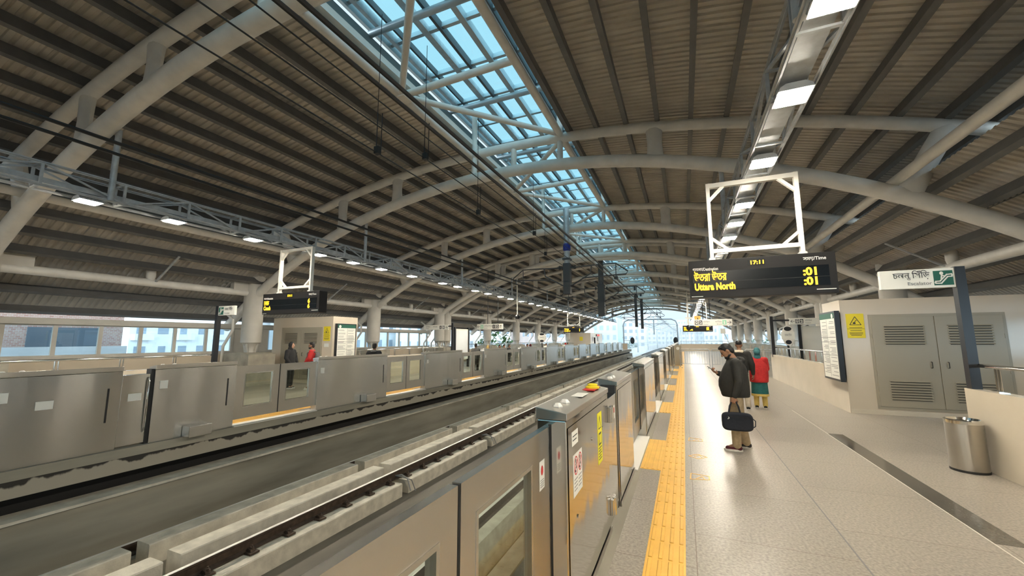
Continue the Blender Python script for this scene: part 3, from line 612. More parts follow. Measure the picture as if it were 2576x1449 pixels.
# ------------------------------------------------------------------ hanging displays
def display(xc, y, z0, wd, ht, rows, clock, label, frame, dep=.28, small=False):
    t = thing('departure_display', label, 'display', (xc, y, z0), 'hanging departure displays')
    x0, x1, z1 = xc-wd/2, xc+wd/2, z0+ht
    MB().box(x0, x1, y, y+dep, z0, z1).build('case', 'dispc', t, bevel=.006)
    MB().box(x0+.05, x1-.10, y-.006, y, z0+.13, z0+ht*.69).build('screen', 'scr', t)
    MB().box(x0+.06, x1-.1, y-.008, y-.005, z0+ht*.405, z0+ht*.415).build('screen_divider', 'gask', t)
    zt = z0+ht
    for i, (l1, r1) in enumerate(rows):
        zz = z0+ht*(.44 if i == 0 else .205)
        ascii_ = all(ord(ch) < 128 for ch in l1)
        for dx, dz in (((0, 0),) if ascii_ else ((0, 0), (.006, 0), (.003, .005))): text(l1, .16 if ascii_ else .19, (x0+.075+dx, y-.008-dx*.1, zz+dz), 'led', t, bold=.007 if ascii_ else 0, name='lit_destination', wide=(.62 if ascii_ else .50) if not small else (.30 if ascii_ else .22))
        text(r1, .17, (x1-.44, y-.008, zz+.012), 'led', t, bold=.007, name='lit_minutes', align='LEFT')
    MB().box(xc-.14, xc+.10, y-.004, y, zt-.135, zt-.045).build('clock_window', 'scr', t)
    text(clock, .085, (xc-.12, y-.008, zt-.122), 'led', t, bold=.003, name='lit_clock', wide=.19)
    text('গনতবয/Destination', .075, (x0+.06, y-.004, z0+ht*.72), 'wtxt', t, bold=.001, wide=.40, name='heading')
    text('সময়/Time', .075, (x1-.42, y-.004, zt-.115), 'wtxt', t, bold=.001, wide=.30, name='heading')
    MB().box(x0+.02, x0+.2, y-.003, y, z0+.018, z0+.028).build('maker_line', 'wtxt', t); MB().box(x1-.28, x1-.03, y-.003, y, z0+.06, z0+.072).build('maker_line', 'wtxt', t)
    if frame:
        fx0, fx1, fz0, fz1 = xc-.66, xc+.66, z1-.005, 4.501; yc = y+dep/2; b = MB()
        for x in (fx0, fx1): b.box(x-.03, x+.03, yc-.05, yc+.05, fz0+.02, fz1); b.box(x-.05, x+.05, yc-.07, yc+.07, fz0, fz0+.05)
        b.box(fx0, fx1, yc-.04, yc+.04, fz0+.14, fz0+.21); b.box(fx0, fx1, yc-.04, yc+.04, fz1-.08, fz1)
        for sx in (1, -1):
            xx = fx0 if sx > 0 else fx1
            b.bar((xx, yc, fz0+.42), (xx+sx*.26, yc, fz0+.19), .05, .06, upv=(0, 1, 0)); b.bar((xx, yc, fz1-.32), (xx+sx*.26, yc, fz1-.05), .05, .06, upv=(0, 1, 0))
        b.build('hanging_frame', 'white', t)
    return t
display(1.185, 7.56, 2.45, 2.09, .65, (('উতরা উতর', ':01'), ('Uttara North', ':01')), '17:11', 'large black departure display reading Uttara North, hung above the near platform', True)
display(-10.66, 8.17, 2.52, 2.38, .62, (('েকাচ', '6'), ('Coach', '6')), '17:11', 'black departure display reading Coach 6, hung over the far platform beside the far kiosk', True, small=True)
display(-10.6, 41.0, 2.42, 2.1, .62, (('উতরা', '8'), ('Motijheel', '8')), '17:11', 'small distant departure display in a white frame over the far platform', True)
display(0.97, 33.0, 2.28, 2.05, .46, (('উতরা উতর', ':01'), ('Uttara North', ':01')), '17:11', 'distant amber departure display under the hanging white sign of the near platform', True)
# ------------------------------------------------------------------ escalator signs on posts
def esc_pict(t, x0, z0, s, y):
    MB().box(x0, x0+s, y-.003, y, z0, z0+s).build('green_panel', 'green', t)
    L = [[(.08, .14), (.06, .2), (.09, .27), (.3, .28), (.68, .72), (.92, .74)], [(.08, .14), (.36, .13), (.72, .57), (.92, .58), (.95, .66), (.92, .74)], [(.38, .45), (.42, .72)], [(.42, .66), (.56, .62)]]
    strokes([[(p[0]*s, p[1]*s) for p in l] for l in L], (x0, y-.005, z0), V((1, 0, 0)), V((0, 0, 1)), .016, 'sign', t, 'escalator_symbol')
    b = MB(); b.ell((x0+.42*s, y-.005, z0+.82*s), (.022, .003, .026), n=10); b.build('figure_head', 'sign', t)
t = thing('escalator_sign', 'white Escalator sign with green symbol on black post above the near parapet', 'sign', (3.685, 7.755, 1.045), 'escalator signs')
MB().box(3.63, 3.74, 7.70, 7.81, 1.045, 2.775).build('post', 'blk', t)
MB().box(2.79, 3.645, 7.72, 7.79, 2.48, 2.763).build('sign_box', 'sign', t, bevel=.004)
esc_pict(t, 3.40, 2.515, .212, 7.72)
text('চলন িসঁিড়', .125, (3.36, 7.717, 2.635), 'ink', t, wide=.42, align='RIGHT', name='bengali_lettering')
text('ত', .062, (3.10, 7.717, 2.603), 'ink', t, name='bengali_lettering')
text('Escalator', .07, (3.375, 7.717, 2.53), 'grey', t, wide=.27, align='RIGHT', name='lettering')
t = thing('escalator_sign', 'white Escalator sign with green symbol on black post on the far platform', 'sign', (-13.1, 7.66, .975), 'escalator signs')
MB().box(-13.15, -13.04, 7.60, 7.72, .975, 2.78).build('post', 'blk', t)
MB().box(-13.06, -12.28, 7.62, 7.69, 2.49, 2.77).build('sign_box', 'sign', t, bevel=.004)
esc_pict(t, -13.02, 2.51, .225, 7.62)
text('চলন িসঁিড়', .12, (-12.74, 7.617, 2.635), 'ink', t, wide=.36, name='bengali_lettering'); text('Escalator', .06, (-12.74, 7.617, 2.535), 'grey', t, wide=.24, name='lettering')
def arrow(t, x, z, s, y, d):
    L = {'r': [[(-.5, 0), (.5, 0)], [(.1, .4), (.5, 0), (.1, -.4)]], 'l': [[(.5, 0), (-.5, 0)], [(-.1, .4), (-.5, 0), (-.1, -.4)]], 'u': [[(0, -.5), (0, .5)], [(-.4, .1), (0, .5), (.4, .1)]]}[d]
    strokes([[(p[0]*s, p[1]*s) for p in l] for l in L], (x, y-.004, z), V((1, 0, 0)), V((0, 0, 1)), s*.11, 'ink', t, 'arrow')
def waysign(x0, x1, z0, z1, y, label, parts, hang=None, post=None):
    t = thing('direction_sign', label, 'sign', ((x0+x1)/2, y, z0), 'white direction signs')
    MB().box(x0, x1, y, y+.12, z0, z1).build('sign_box', 'sign', t, bevel=.01)
    h = z1-z0; zc = (z0+z1)/2
    for kind, fx, val in parts:
        x = x0+(x1-x0)*fx
        if kind == 'a': arrow(t, x, zc, h*.5, y, val)
        elif kind == 't': text(val, h*.30, (x, y-.002, zc+h*.02), 'ink' if len(val) < 3 else 'grey', t, wide=(x1-x0)*.17)
        elif kind == 's': text(val, h*.2, (x, y-.002, zc-h*.32), 'grey', t, wide=(x1-x0)*.13)
        elif kind == 'n':
            MB().box(x-h*.22, x+h*.22, y-.003, y, zc-h*.34, zc+h*.34).build('number_panel', 'ink', t); text(val, h*.6, (x, y-.004, zc-h*.22), 'sign', t, align='CENTER', bold=.008)
        elif kind == 'g':
            MB().box(x-h*.27, x+h*.27, y-.003, y, zc-h*.34, zc+h*.34).build('green_symbol', 'lgreen', t); MB().box(x-h*.09, x+h*.09, y-.005, y-.003, zc-h*.25, zc+h*.2).build('symbol_figure', 'sign', t)
        elif kind == 'm':
            MB().box(x-h*.27, x+h*.27, y-.003, y, zc-h*.34, zc+h*.34).build('train_symbol', 'grey', t); b = MB(); b.ell((x, y-.004, zc+h*.03), (h*.16, .002, h*.22), n=10); b.build('symbol_figure', 'sign', t)
            MB().box(x-h*.1, x+h*.1, y-.008, y-.004, zc, zc+h*.13).build('symbol_window', 'ink', t)
    if hang:
        b = MB()
        for x, zt in hang: b.tube([(x, y+.06, z1-.01), (x, y+.06, zt)], .022, 8)
        b.build('hanger_rods', 'blk', t)
    if post:
        MB().box(post-.06, post+.06, y, y+.12, .95, z1+.1).build('post', 'blk', t); MB().box(min(post, x0, x1), max(post, min(x0, x1)), y+.03, y+.09, z1-.12, z1-.05).build('arm', 'blk', t)
waysign(.58, 2.59, 2.5, 2.88, 26, 'white hanging direction sign with number 2 and right arrow over the near platform', [('m', .075, 0), ('n', .185, '2'), ('t', .25, 'মিতিঝল'), ('s', .25, 'Motijheel'), ('t', .56, 'বািহর'), ('s', .6, 'Exit'), ('g', .80, 0), ('a', .92, 'r')], hang=((1.08, 4.501), (1.46, 4.501)))
waysign(4.27, 5.7, 2.36, 2.63, 20.8, 'white left-arrow sign with number 2 on a black post above the near parapet', [('a', .08, 'l'), ('m', .2, 0), ('n', .31, '2'), ('t', .4, 'মিতিঝল'), ('s', .4, 'Motijheel')], post=3.6)
waysign(-13.97, -11.9, 2.46, 2.86, 26, 'white hanging direction sign with left and up arrows over the far platform', [('a', .07, 'l'), ('g', .2, 0), ('t', .28, 'বািহর'), ('s', .28, 'Exit'), ('t', .46, 'উতরা'), ('m', .74, 0), ('n', .66, '1'), ('n', .82, '2'), ('a', .93, 'u')], hang=((-13.12, 6.665), (-12.3, 6.87)))
waysign(-15.1, -13.3, 2.34, 2.64, 21, 'white direction sign with right arrow on a black post of the far platform', [('t', .1, 'মিতিঝল'), ('s', .1, 'Motijheel'), ('t', .4, 'উতরা'), ('n', .7, '1'), ('m', .82, 0), ('a', .93, 'r')], post=-13.0)
# ------------------------------------------------------------------ electrical kiosks
def kiosk(side, label, y0, y1, door=True):
    f = (lambda x: x) if side > 0 else mx
    t = thing('electrical_kiosk', label, 'kiosk', (f(5.0), y0, 0)); xo = 7.3 if side > 0 else 7.03
    MB().box(f(3.54), f(xo), y0, y1, .0, 2.68).build('body', 'kiosk', t)
    b = MB(); b.box(f(3.538), f(3.53), y0-.006, y1, .0, 2.685); b.build('side_facing', 'cream', t)
    b = MB(); b.box(f(3.54), f(xo), y0-.012, y0, .0, .10); b.build('skirting', 'cream', t)
    if not door: return t
    x0, x1, z0, z1 = (4.05, 6.38, .13, 2.31) if side > 0 else (4.08, 6.46, .13, 2.26)
    b = MB(); b.box(f(x0), f(x1), y0-.014, y0, z0, z1); b.build('door_frame', 'kdoor', t); xm = (x0+x1)/2
    for i, (a, c) in enumerate(((x0+.05, xm-.006), (xm+.006, x1-.05))):
        d = MB().box(f(a), f(c), y0-.03, y0-.014, z0+.06, z1-.06).build('door_leaf', 'kdoor', t, bevel=.003)
        for (za, zb) in ((1.62, 2.02), (.36, .76)):
            b = MB(); n = 8
            for k in range(n):
                zz = za+(zb-za)*k/(n-1); b.box(f(a+.22), f(c-.2), y0-.034, y0-.0295, zz-.013, zz+.010)
            b.build('louvre_slots', 'slot', d)
            b = MB()
            for k in range(n):
                zz = za+(zb-za)*k/(n-1); b.bar((f(a+.2), y0-.046, zz+.014), (f(c-.18), y0-.046, zz+.014), .03, .006, upv=(0, -.8, 1))
            b.build('louvre_blades', 'kdoor', d)
        hx = (xm-.14) if i == 0 else (xm+.14); b = MB(); x = f(hx)
        b.tube([(x, y0-.03, 1.22), (x, y0-.065, 1.22), (x, y0-.065, 1.09), (x, y0-.03, 1.09)], .009, 8); b.build('handle', 'slot', d)
        for zz in (.4, 1.0, 1.75): MB().box(f((a if i == 0 else c)-.012), f((a if i == 0 else c)+.012), y0-.038, y0-.014, zz, zz+.1).build('hinge', 'kdoor', d)
    return t
def warnsign(x0, x1, z0, z1, y, label):
    t = thing('warning_sign', label, 'sign', ((x0+x1)/2, y, z0), 'yellow warning signs on kiosks'); w_ = x1-x0; xc = (x0+x1)/2; h = z1-z0
    MB().box(x0, x1, y-.012, y, z0, z1).build('plate', 'yel', t)
    b = MB(); P = [(xc, z1-h*.12), (xc-w_*.32, z1-h*.46), (xc+w_*.32, z1-h*.46)]
    for p, q in zip(P, P[1:]+P[:1]): b.bar((p[0], y-.013, p[1]), (q[0], y-.013, q[1]), .012, .003, upv=(0, 1, 0))
    b.ell((xc-.02, y-.013, z1-h*.39), (w_*.09, .002, h*.04), n=8); b.bar((xc-.02, y-.013, z1-h*.36), (xc+.03, y-.013, z1-h*.26), .012, .003, upv=(0, 1, 0)); b.build('hazard_symbol', 'ink', t)
    b = MB(); b.box(x0, x1, y-.0135, y-.012, z1-h*.635, z1-h*.625)
    for k, (a, c) in enumerate(((.14, .57), (.18, .69), (.12, .78), (.14, .83), (.2, .88))): b.box(x0+w_*a, x1-w_*a, y-.0135, y-.012, z1-h*(c+.018), z1-h*c)
    b.build('printed_lines', 'ink', t); return t
kiosk(1, 'cream electrical kiosk with wide louvred grey doors on the near platform', 12.08, 13.4)
kiosk(-1, 'cream electrical kiosk with louvred grey doors on the far platform behind two standing people', 11.9, 13.2)
warnsign(3.63, 3.97, 1.76, 2.34, 12.08, 'yellow hazard sign beside the big louvred doors of the near kiosk')
warnsign(-13.42, -13.06, 1.70, 2.28, 11.9, 'yellow hazard sign on the far kiosk above the red-jacketed person')
tag(box(-13.36, -13.12, 11.893, 11.9, 1.46, 1.6).build('paper_notice', 'sign'), 'small white paper notice under the yellow hazard sign of the far kiosk', 'notice')
t = kiosk(-1, 'distant cream kiosk with a red clock at the far end of the far platform', 60, 69.5, False)
MB().box(-12.94, -12.93, 62.5, 63.6, .1, 2.0).build('side_door', 'kdoor', t)
for y in (61.3, 61.8, 65.0, 65.6): MB().box(-12.94, -12.93, y, y+.25, 1.4, 2.1).build('side_window', 'bwin', t)
MB().box(-12.93, -12.82, 64.2, 66.6, 2.2, 2.5).build('clock_case', 'blk', t); text('17:11', .3, (-12.815, 64.4, 2.24), 'ledred', t, face='+x', wide=2.0, bold=.02, name='red_digits')
MB().box(-14.6, -14.1, 59.99, 60, 1.5, 2.1).build('yellow_notice', 'yel', t)
# route map boards beside the kiosks
def board(x, y0, y1, z0, z1, label, face):
    t = thing('map_board', label, 'map board', (x, (y0+y1)/2, z0), 'map boards'); s = 1 if face == '+x' else -1
    MB().box(x-.05, x+.05, y0, y1, z0, z1).build('frame', 'blk', t, bevel=.004)
    xf = x+s*.05; MB().box(xf, xf+s*.002, y0+.05, y1-.05, z0+.05, z1-.18).build('paper', 'sign', t); MB().box(xf, xf+s*.002, y0+.05, y1-.05, z1-.18, z1-.04).build('header', 'green', t)
    xf += s*.003; L = y1-y0; b = MB(); random.seed(3)
    for c0, c1 in ((.08, .5), (.56, .92)):
        z = z1-.26
        while z > z0+.12:
            b.box(xf, xf+s*.001, y0+L*c0, y0+L*(c0+(c1-c0)*random.uniform(.55, 1)), z, z+.012); z -= random.choice((.035, .04, .045, .09))
    b.build('printed_lines', 'grey', t)
    b = MB()
    for z in (.36, .55, .62): b.box(xf, xf+s*.001, y0+.06, y1-.06, z0+(z1-z0)*z, z0+(z1-z0)*z+.008)
    b.box(xf, xf+s*.001, y0+L*.53-.004, y0+L*.53+.004, z0+.08, z1-.2); b.build('column_rules', 'ink', t); b = MB(); b.ell((xf, y0+L*.16, z1-.12), (.001, .06, .06), n=12); b.build('round_badge', 'sign', t)
    return t
board(3.44, 12.0, 13.2, .72, 2.42, 'tall black framed route map board on the near kiosk corner, seen edge-on', '-x')
MB().box(3.44, 3.53, 12.3, 12.9, .55, .72).build('bracket', 'colp', None) if 0 else None
board(-12.88, 12.0, 13.05, .75, 2.40, 'black framed white route map board on the right side of the far kiosk', '+x')
# ------------------------------------------------------------------ parapets round the stair openings, rails
def parapet(side, x, y0, y1, n, label, base=True, zt=1.05):
    f = (lambda v: v) if side > 0 else mx
    struct('wall_parapet_'+n, box(f(x), f(x+.16), y0, y1, 0, zt), 'cream')
    t = thing('handrail', label, 'handrail', (f(x+.1), (y0+y1)/2, zt), 'handrails on parapets'); xr = f(x+.12)
    b = MB(); b.tube([(xr, y0+.08, zt), (xr, y0+.08, zt+.28), (xr, y0+.13, zt+.32), (xr, y1-.13, zt+.32), (xr, y1-.08, zt+.28), (xr, y1-.08, zt)], .026, 10); b.build('top_rail', 'chrome', t, smooth=True)
    y = y0+.35; p0 = None
    while y < y1-.1:
        if p0 is None:
            b = MB()
            for d in (-.03, .03): b.tube([(xr, y+d, zt), (xr, y+d, zt+.31)], .016, 8)
            b.box(xr-.05, xr+.05, y-.08, y+.08, zt, zt+.012); p0 = b.build('baluster', 'chrome', t, smooth=True); py = y
        else: c = p0.copy(); COL.objects.link(c); c.location = p0.location+V((0, y-py, 0))
        y += .62 if side > 0 else 1.15
parapet(1, 3.62, -2.9, 7.85, 'near_right', 'polished handrail on the near cream parapet behind the steel bin')
parapet(1, 5.7, -2.9, 7.85, 'outer_right', 'polished handrail on the outer side of the near escalator opening')
parapet(1, 3.55, 13.4, 21.25, 'far_right', 'polished handrail on the cream parapet beyond the near kiosk')
parapet(-1, 3.62, -2.9, 7.75, 'near_left', 'handrail on the far platform parapet in front of the window band', zt=.98)
parapet(-1, 3.55, 13.2, 21.5, 'far_left', 'handrail on the far platform parapet beyond the far kiosk', zt=.98)
# stair openings: flat dark sheets at floor level
for n, (a, c) in enumerate(((3.78, 5.7), (-15.1, -13.18))): struct('floor_stairwell_%s' % ('right' if n == 0 else 'left'), box(a, c, -2.9, 7.6, -.02, .006), 'darkc')
# litter bin
t = thing('litter_bin', 'round stainless litter bin standing against the near cream parapet', 'bin', (3.40, 7.50, 0))
b = MB(); b.lathe((3.40, 7.50, 0), [(.18, 0), (.185, .01), (.185, .62)], 32); b.build('drum', 'steel2', t, smooth=True)
b = MB(); b.lathe((3.40, 7.50, 0), [(.189, .62), (.189, .66), (.165, .67), (.15, .64)], 32); b.build('rim', 'chrome', t, smooth=True)
b = MB(); b.lathe((3.40, 7.50, 0), [(.187, .0), (.187, .03)], 32); b.build('base_ring', 'gask', t)
# outer walls, window bands
def outer(side):
    f = (lambda v: v) if side > 0 else mx; n = 'right' if side > 0 else 'left'
    struct('wall_'+n, box(f(7.8), f(7.95), YA, 24.6, 0, 1.22), 'kiosk'); struct('wall_low_'+n, box(f(7.8), f(7.95), 24.6, 72, 0, .92), 'kiosk')
    struct('trim_%d' % (14 if side > 0 else 15), box(f(7.72), f(8.0), YA, 24.6, 2.22, 2.40), 'colp'); struct('trim_%d' % (16 if side > 0 else 17), box(f(7.74), f(7.98), YA, 24.6, 1.18, 1.27), 'colp')
    struct('trim_%d' % (18 if side > 0 else 19), box(f(7.76), f(7.9), YA, 24.6, .62, .68), 'grey')
    ys = [-1.5, -.5, .5, 1.5, 2.5, 3.5, 4.55, 5.58, 6.6, 7.64, 8.65, 9.7, 10.68]; k = 2
    ys2 = [12.2, 13.2, 14.2, 15.2, 16.3, 17.3, 18.3, 19.28, 20.2, 21.3, 22.3, 23.5, 24.4]
    for seq in (ys, ys2):
        for a, c in zip(seq[:-1], seq[1:]):
            w_ = thing('window_%d' % (k if side < 0 else k+40), 'window light in the band behind the %s platform, %s from the near end' % ('near' if side > 0 else 'far', ORD[k-2]), 'window', (f(7.85), (a+c)/2, 1.27)); w_['kind'] = 'structure'
            b = MB(); x0, x1 = f(7.81), f(7.89); b.box(x0, x1, a-.05, a+.05, 1.27, 2.22); b.box(x0, x1, a+.05, c-.05, 1.27, 1.31); b.box(x0, x1, a+.05, c-.05, 2.18, 2.22); b.box(x0, x1, c-.05, c+.05, 1.27, 2.22) if c == seq[-1] else None
            b.build('window_frame', 'colp', w_); MB().box(f(7.845), f(7.855), a+.05, c-.05, 1.31, 2.18).build('glass_pane', 'gwin', w_); k += 1
    struct('wall_pier_'+n, box(f(7.8), f(7.95), 10.75, 12.15, 1.2, 2.3), 'colp')
    t = thing('perimeter_railing', 'grey vertical-bar railing on the low outer wall of the %s platform' % ('near' if side > 0 else 'far'), 'railing', (f(7.88), 48, .92))
    MB().tube([(f(7.88), 24.6, 1.32), (f(7.88), 72, 1.32)], .03, 8).build('top_rail', 'galv', t); b = MB(); y = 24.7
    while y < 72: b.box(f(7.87), f(7.89), y-.012, y+.012, .92, 1.31); y += .3
    b.build('bars', 'galv', t)
outer(1); outer(-1)
# end of the near platform: wall, railing, cabinet, barriers
struct('wall_end', box(-.7, 7.8, 66, 66.2, 0, .98), 'kiosk'); struct('wall_end_left', box(-17.2, -9.0, 71, 71.2, 0, .98), 'kiosk')
t = thing('end_railing', 'thin railing on the cream wall closing the near platform', 'railing', (3, 66.1, .98))
MB().tube([(-.6, 66.1, 1.4), (7.7, 66.1, 1.4)], .03, 8).build('top_rail', 'galv', t); b = MB()
for k in range(12): b.box(-.5+k*.7, -.46+k*.7, 66.08, 66.12, .98, 1.4)
b.build('posts', 'galv', t)
t = thing('end_cabinet', 'brown-grey cabinet with round emblem where the near gates meet the barriers', 'cabinet', (-.5, 29.2, 0))
b = MB(); b.prism([(28.8, 0), (30.6, 0), (30.6, 1.15), (29.3, 1.32), (28.8, 1.32)], 'x', -.64, -.2); b.build('case', 'kdoor', t, bevel=.01); b = MB(); b.lathe((0, 0, 0), [(.1, 0), (.1, .01)], 16); b.v = [(-.42+p[0], 28.8-p[2], 1.12+p[1]) for p in b.v]; b.build('emblem', 'sign', t)
def barrier(x0, x1, y, label):
    t = thing('crowd_barrier', label, 'barrier', ((x0+x1)/2, y, 0), 'steel crowd barriers'); r = .02
    b = MB(); b.tube([(x0, y, .06), (x0, y, 1.06), (x0+.05, y, 1.12), (x1-.05, y, 1.12), (x1, y, 1.06), (x1, y, .06)], r, 8); b.tube([(x0, y, .26), (x1, y, .26)], r*.8, 8); b.tube([(x0, y, 1.0), (x1, y, 1.0)], r*.6, 8); b.build('frame', 'galv', t, smooth=True)
    n = 12; b0 = None
    for k in range(1, n):
        x = x0+(x1-x0)*k/n
        if b0 is None: b0 = MB().tube([(x, y, .26), (x, y, 1.0)], .008, 6).build('bar', 'galv', t); bx = x
        else: c = b0.copy(); COL.objects.link(c); c.location = b0.location+V((x-bx, 0, 0))
    for x in (x0+.08, x1-.08): MB().bar((x, y-.25, .03), (x, y+.25, .03), .04, .06).build('foot', 'galv', t)
    MB().bar((x0+.06, y-.03, 1.14), (x0+.5, y-.03, 1.14), .06, .03).build('pale_cap', 'white', t)
barrier(-.28, 1.32, 26.6, 'steel crowd barrier next to the end cabinet on the near platform'); barrier(1.46, 3.05, 26.6, 'steel crowd barrier behind the people on the near platform'); barrier(3.2, 4.8, 26.8, 'steel crowd barrier behind the red-shawled person and the parapet end')
# station roundels on black legs
def roundel(x, y, label, rx):
    t = thing('station_roundel', label, 'sign', (x, y, 0), 'round station signs'); b = MB(); z = 1.88
    b.bar((x+.06, y+.05, 0), (x-.02, y+.05, 1.5), .07, .07); b.build('leg', 'blk', t); n = 24
    b = MB(); P = [(x+rx*math.cos(2*math.pi*k/n), z+.42*math.sin(2*math.pi*k/n)) for k in range(n)]; b.prism(P, 'y', y-.03, y+.03); b.build('rim', 'white', t)
    b = MB(); P = [(x+rx*.62*math.cos(2*math.pi*k/n), z+.28+.09*math.sin(2*math.pi*k/n)) for k in range(n)]; b.prism(P, 'y', y-.034, y+.034); P = [(x+rx*.5*math.cos(2*math.pi*k/n), z-.28+.09*math.sin(2*math.pi*k/n)) for k in range(n)]; b.prism(P, 'y', y-.034, y+.034); b.build('dark_segments', 'blk', t)
    b = MB(); b.box(x-rx*1.05, x+rx*1.05, y-.04, y+.04, z-.16, z+.16); b.build('name_band', 'sign', t); text('েমেটা', .12, (x, y-.041, z-.02), 'grey', t, align='CENTER', wide=rx*1.1)
roundel(4.05, 20.2, 'tall white round station sign on a black leg beyond the near parapet', .22); roundel(-11.0, 32, 'white round station sign on a black leg on the far platform', .34)
# glazed information stand on the far platform, cameras, small hung items
t = thing('information_stand', 'black edged glass information stand on the far platform beyond the handrail', 'information stand', (-13.0, 22.0, 0))
for y in (21.3, 23.0): MB().box(-13.06, -12.94, y-.07, y+.07, 0, 2.5).build('post', 'blk', t)
MB().box(-13.02, -12.98, 21.37, 22.93, .5, 2.4).build('panel', 'sign', t); MB().box(-12.978, -12.97, 21.45, 22.85, .6, 2.3).build('poster', 'bpale', t)
t = thing('information_stand', 'black posted information stand on the near platform behind the parapet rail', 'information stand', (5.2, 21.5, 0))
for x in (4.75, 5.65): MB().box(x-.06, x+.06, 21.44, 21.56, 0, 2.4).build('post', 'blk', t)
MB().box(4.81, 5.59, 21.48, 21.52, .6, 2.3).build('panel', 'sign', t)
t = thing('dome_camera', 'black dome camera on a white drop pole over the far platform', 'camera', (-10.0, 24.2, 3.1)); MB().tube([(-10, 24.2, 3.35), (-10, 24.2, 4.9), (-10, 24.2, 6.1)], .035, 10).build('pole', 'white', t)
b = MB(); b.lathe((-10, 24.2, 3.05), [(.02, 0), (.12, .03), (.17, .12), (.18, .2), (.1, .27), (.05, .32)], 16); b.build('dome', 'blk', t, smooth=True)
t = thing('convex_mirror', 'dark round platform mirror on a drop pole at the far end of the near track', 'mirror', (.35, 32, 2.4)); MB().tube([(.35, 32, 2.75), (.35, 32, 5.2)], .03, 8).build('pole', 'white', t)
b = MB(); b.ell((.35, 32, 2.55), (.17, .06, .2), n=16); b.build('disc', 'blk', t, smooth=True); MB().box(.15, .75, 31.97, 32.03, 3.2, 3.32).build('hung_plate', 'sign', t)
t = thing('platform_number', 'small orange platform number box hung at the end of the floodlight row', 'sign', (1.05, 34, 3.0)); MB().box(.8, 1.25, 34, 34.15, 3.0, 3.5).build('box', 'tact', t); text('1', .4, (.95, 33.99, 3.08), 'ink', t, bold=.01); MB().tube([(1.02, 34.07, 3.5), (1.02, 34.07, 4.5)], .03, 8).build('rod', 'white', t)
t = thing('round_beacon', 'small white signal disc on a short arm near the far right columns', 'signal', (3.2, 40, 2.3)); b = MB(); b.box(3.0, 3.4, 40, 40.08, 2.2, 2.65); b.build('disc', 'sign', t, bevel=.03); MB().tube([(3.3, 40.04, 2.2), (3.6, 40.04, 1.4), (3.6, 40.04, 0)], .03, 8).build('arm', 'white', t)
MB()
# ------------------------------------------------------------------ overhead wires and their masts
def wire(name, pts, r, label, grp='overhead wires'): tag(MB().tube(pts, r, 6).build(name, 'wire'), label, 'wire', grp)
def wpath(x, z, sag=0, y1=230):
    ys = [YA, 8, 18.4, 26, 34, 45.6, 51, 62, 78, 90, 103, 115, 128, 140, 153, 165, 178, 200, y1]
    return [(x+bend(y), y, z) for y in ys]
for x, nm in ((-2.62, 'near'), (-6.85, 'far')):
    wire('contact_wire', wpath(x, 4.22), .022, 'lower black wire of the pair over the %s track' % nm); wire('feeder_wire', wpath(x+.03, 4.36), .024, 'upper black wire of the pair over the %s track' % nm)
for x, z, lab in ((-4.55, 5.32, 'thin black line left of the skylight, right strand'), (-4.85, 5.05, 'thin black line left of the skylight, left strand'), (-4.3, 5.55, 'thin black line left of the skylight, topmost strand')): wire('feeder_line', wpath(x, z), .011, lab)
for x, ys in ((-4.55, (6.2, 12.5)), (-4.85, (5.2, 9.0, 14.6))):
    for k, y in enumerate(ys):
        b = MB(); z = 5.32 if x > -4.7 else 5.05; b.tube([(x, y, z), (x, y, z+.75)], .008, 6); b.tube([(x+.06, y+.05, z), (x+.06, y+.05, z+.75)], .008, 6); b.box(x-.03, x+.06, y-.03, y+.06, z-.03, z+.10)
        b.tube([(x, y, z+.75), (x, y, upr(x-XC)+.1)], .006, 5); tag(b.build('wire_dropper', 'wire'), '%s thin double dropper over the black feeder line %s' % (ORD[k], 'right strand' if x > -4.7 else 'left strand'), 'dropper', 'wire droppers')
def mast(y, z0, z1, r, label, lower=None, blue=False):
    t = thing('drop_mast', label, 'mast', (XC, y, z0), 'drop masts between the tracks'); MB().tube([(XC, y, z0), (XC, y, z1)], r, 14).build('shaft', 'dark' if not blue else 'galv', t, smooth=True)
    if lower:
        b = MB(); b.box(XC-lower, XC+lower, y-lower, y+lower, z0, z0+2.0)
        for k in range(5): b.box(XC-lower-.03, XC+lower+.03, y-lower-.03, y+lower+.03, z0+.1+k*.45, z0+.16+k*.45)
        b.build('dark_sleeve', 'dark', t)
    if blue:
        b = MB(); b.lathe((XC, y, 5.72), [(r*1.05, 0), (r*1.3, .05), (r*1.3, .3), (r*1.05, .35)], 14); b.build('blue_clamp', 'blue', t); MB().box(XC-.17, XC+.17, y-.2, y+.2, 5.3, 5.38).build('bracket', 'dark', t); MB().box(XC-r-.02, XC+r+.02, y-r-.02, y+r+.02, z0, z0+1.4).build('dark_sleeve', 'dark', t)
    for s in (1, -1):
        b = MB(); xt = XC+s*2.15; rr = .028
        b.tube([(XC+s*r, y, 4.95), (XC+s*1.6, y, 5.0), (xt, y, 5.0), (xt+s*.5, y, 4.62), (xt+s*.42, y, 4.5), (XC+s*.8, y, 4.45)], rr, 8); b.tube([(XC+s*r, y, 4.1), (XC+s*1.05, y, 4.62), (XC+s*1.1, y, 4.98)], rr, 8); b.tube([(xt, y, 5.0), (xt, y, 4.36)], .02, 8)
        b.box(xt-.08, xt+.08, y-.08, y+.08, 4.3, 4.42); b.lathe((XC+s*.35, y, 4.88), [(.03, 0), (.07, .03), (.03, .06), (.07, .09), (.03, .12), (.07, .15), (.03, .18)], 10)
        b.build('cantilever', 'dark', t, smooth=True)
mast(17.3, 3.75, 7.72, .135, 'grey drop mast with blue clamp hanging from the roof between the tracks', None, True)
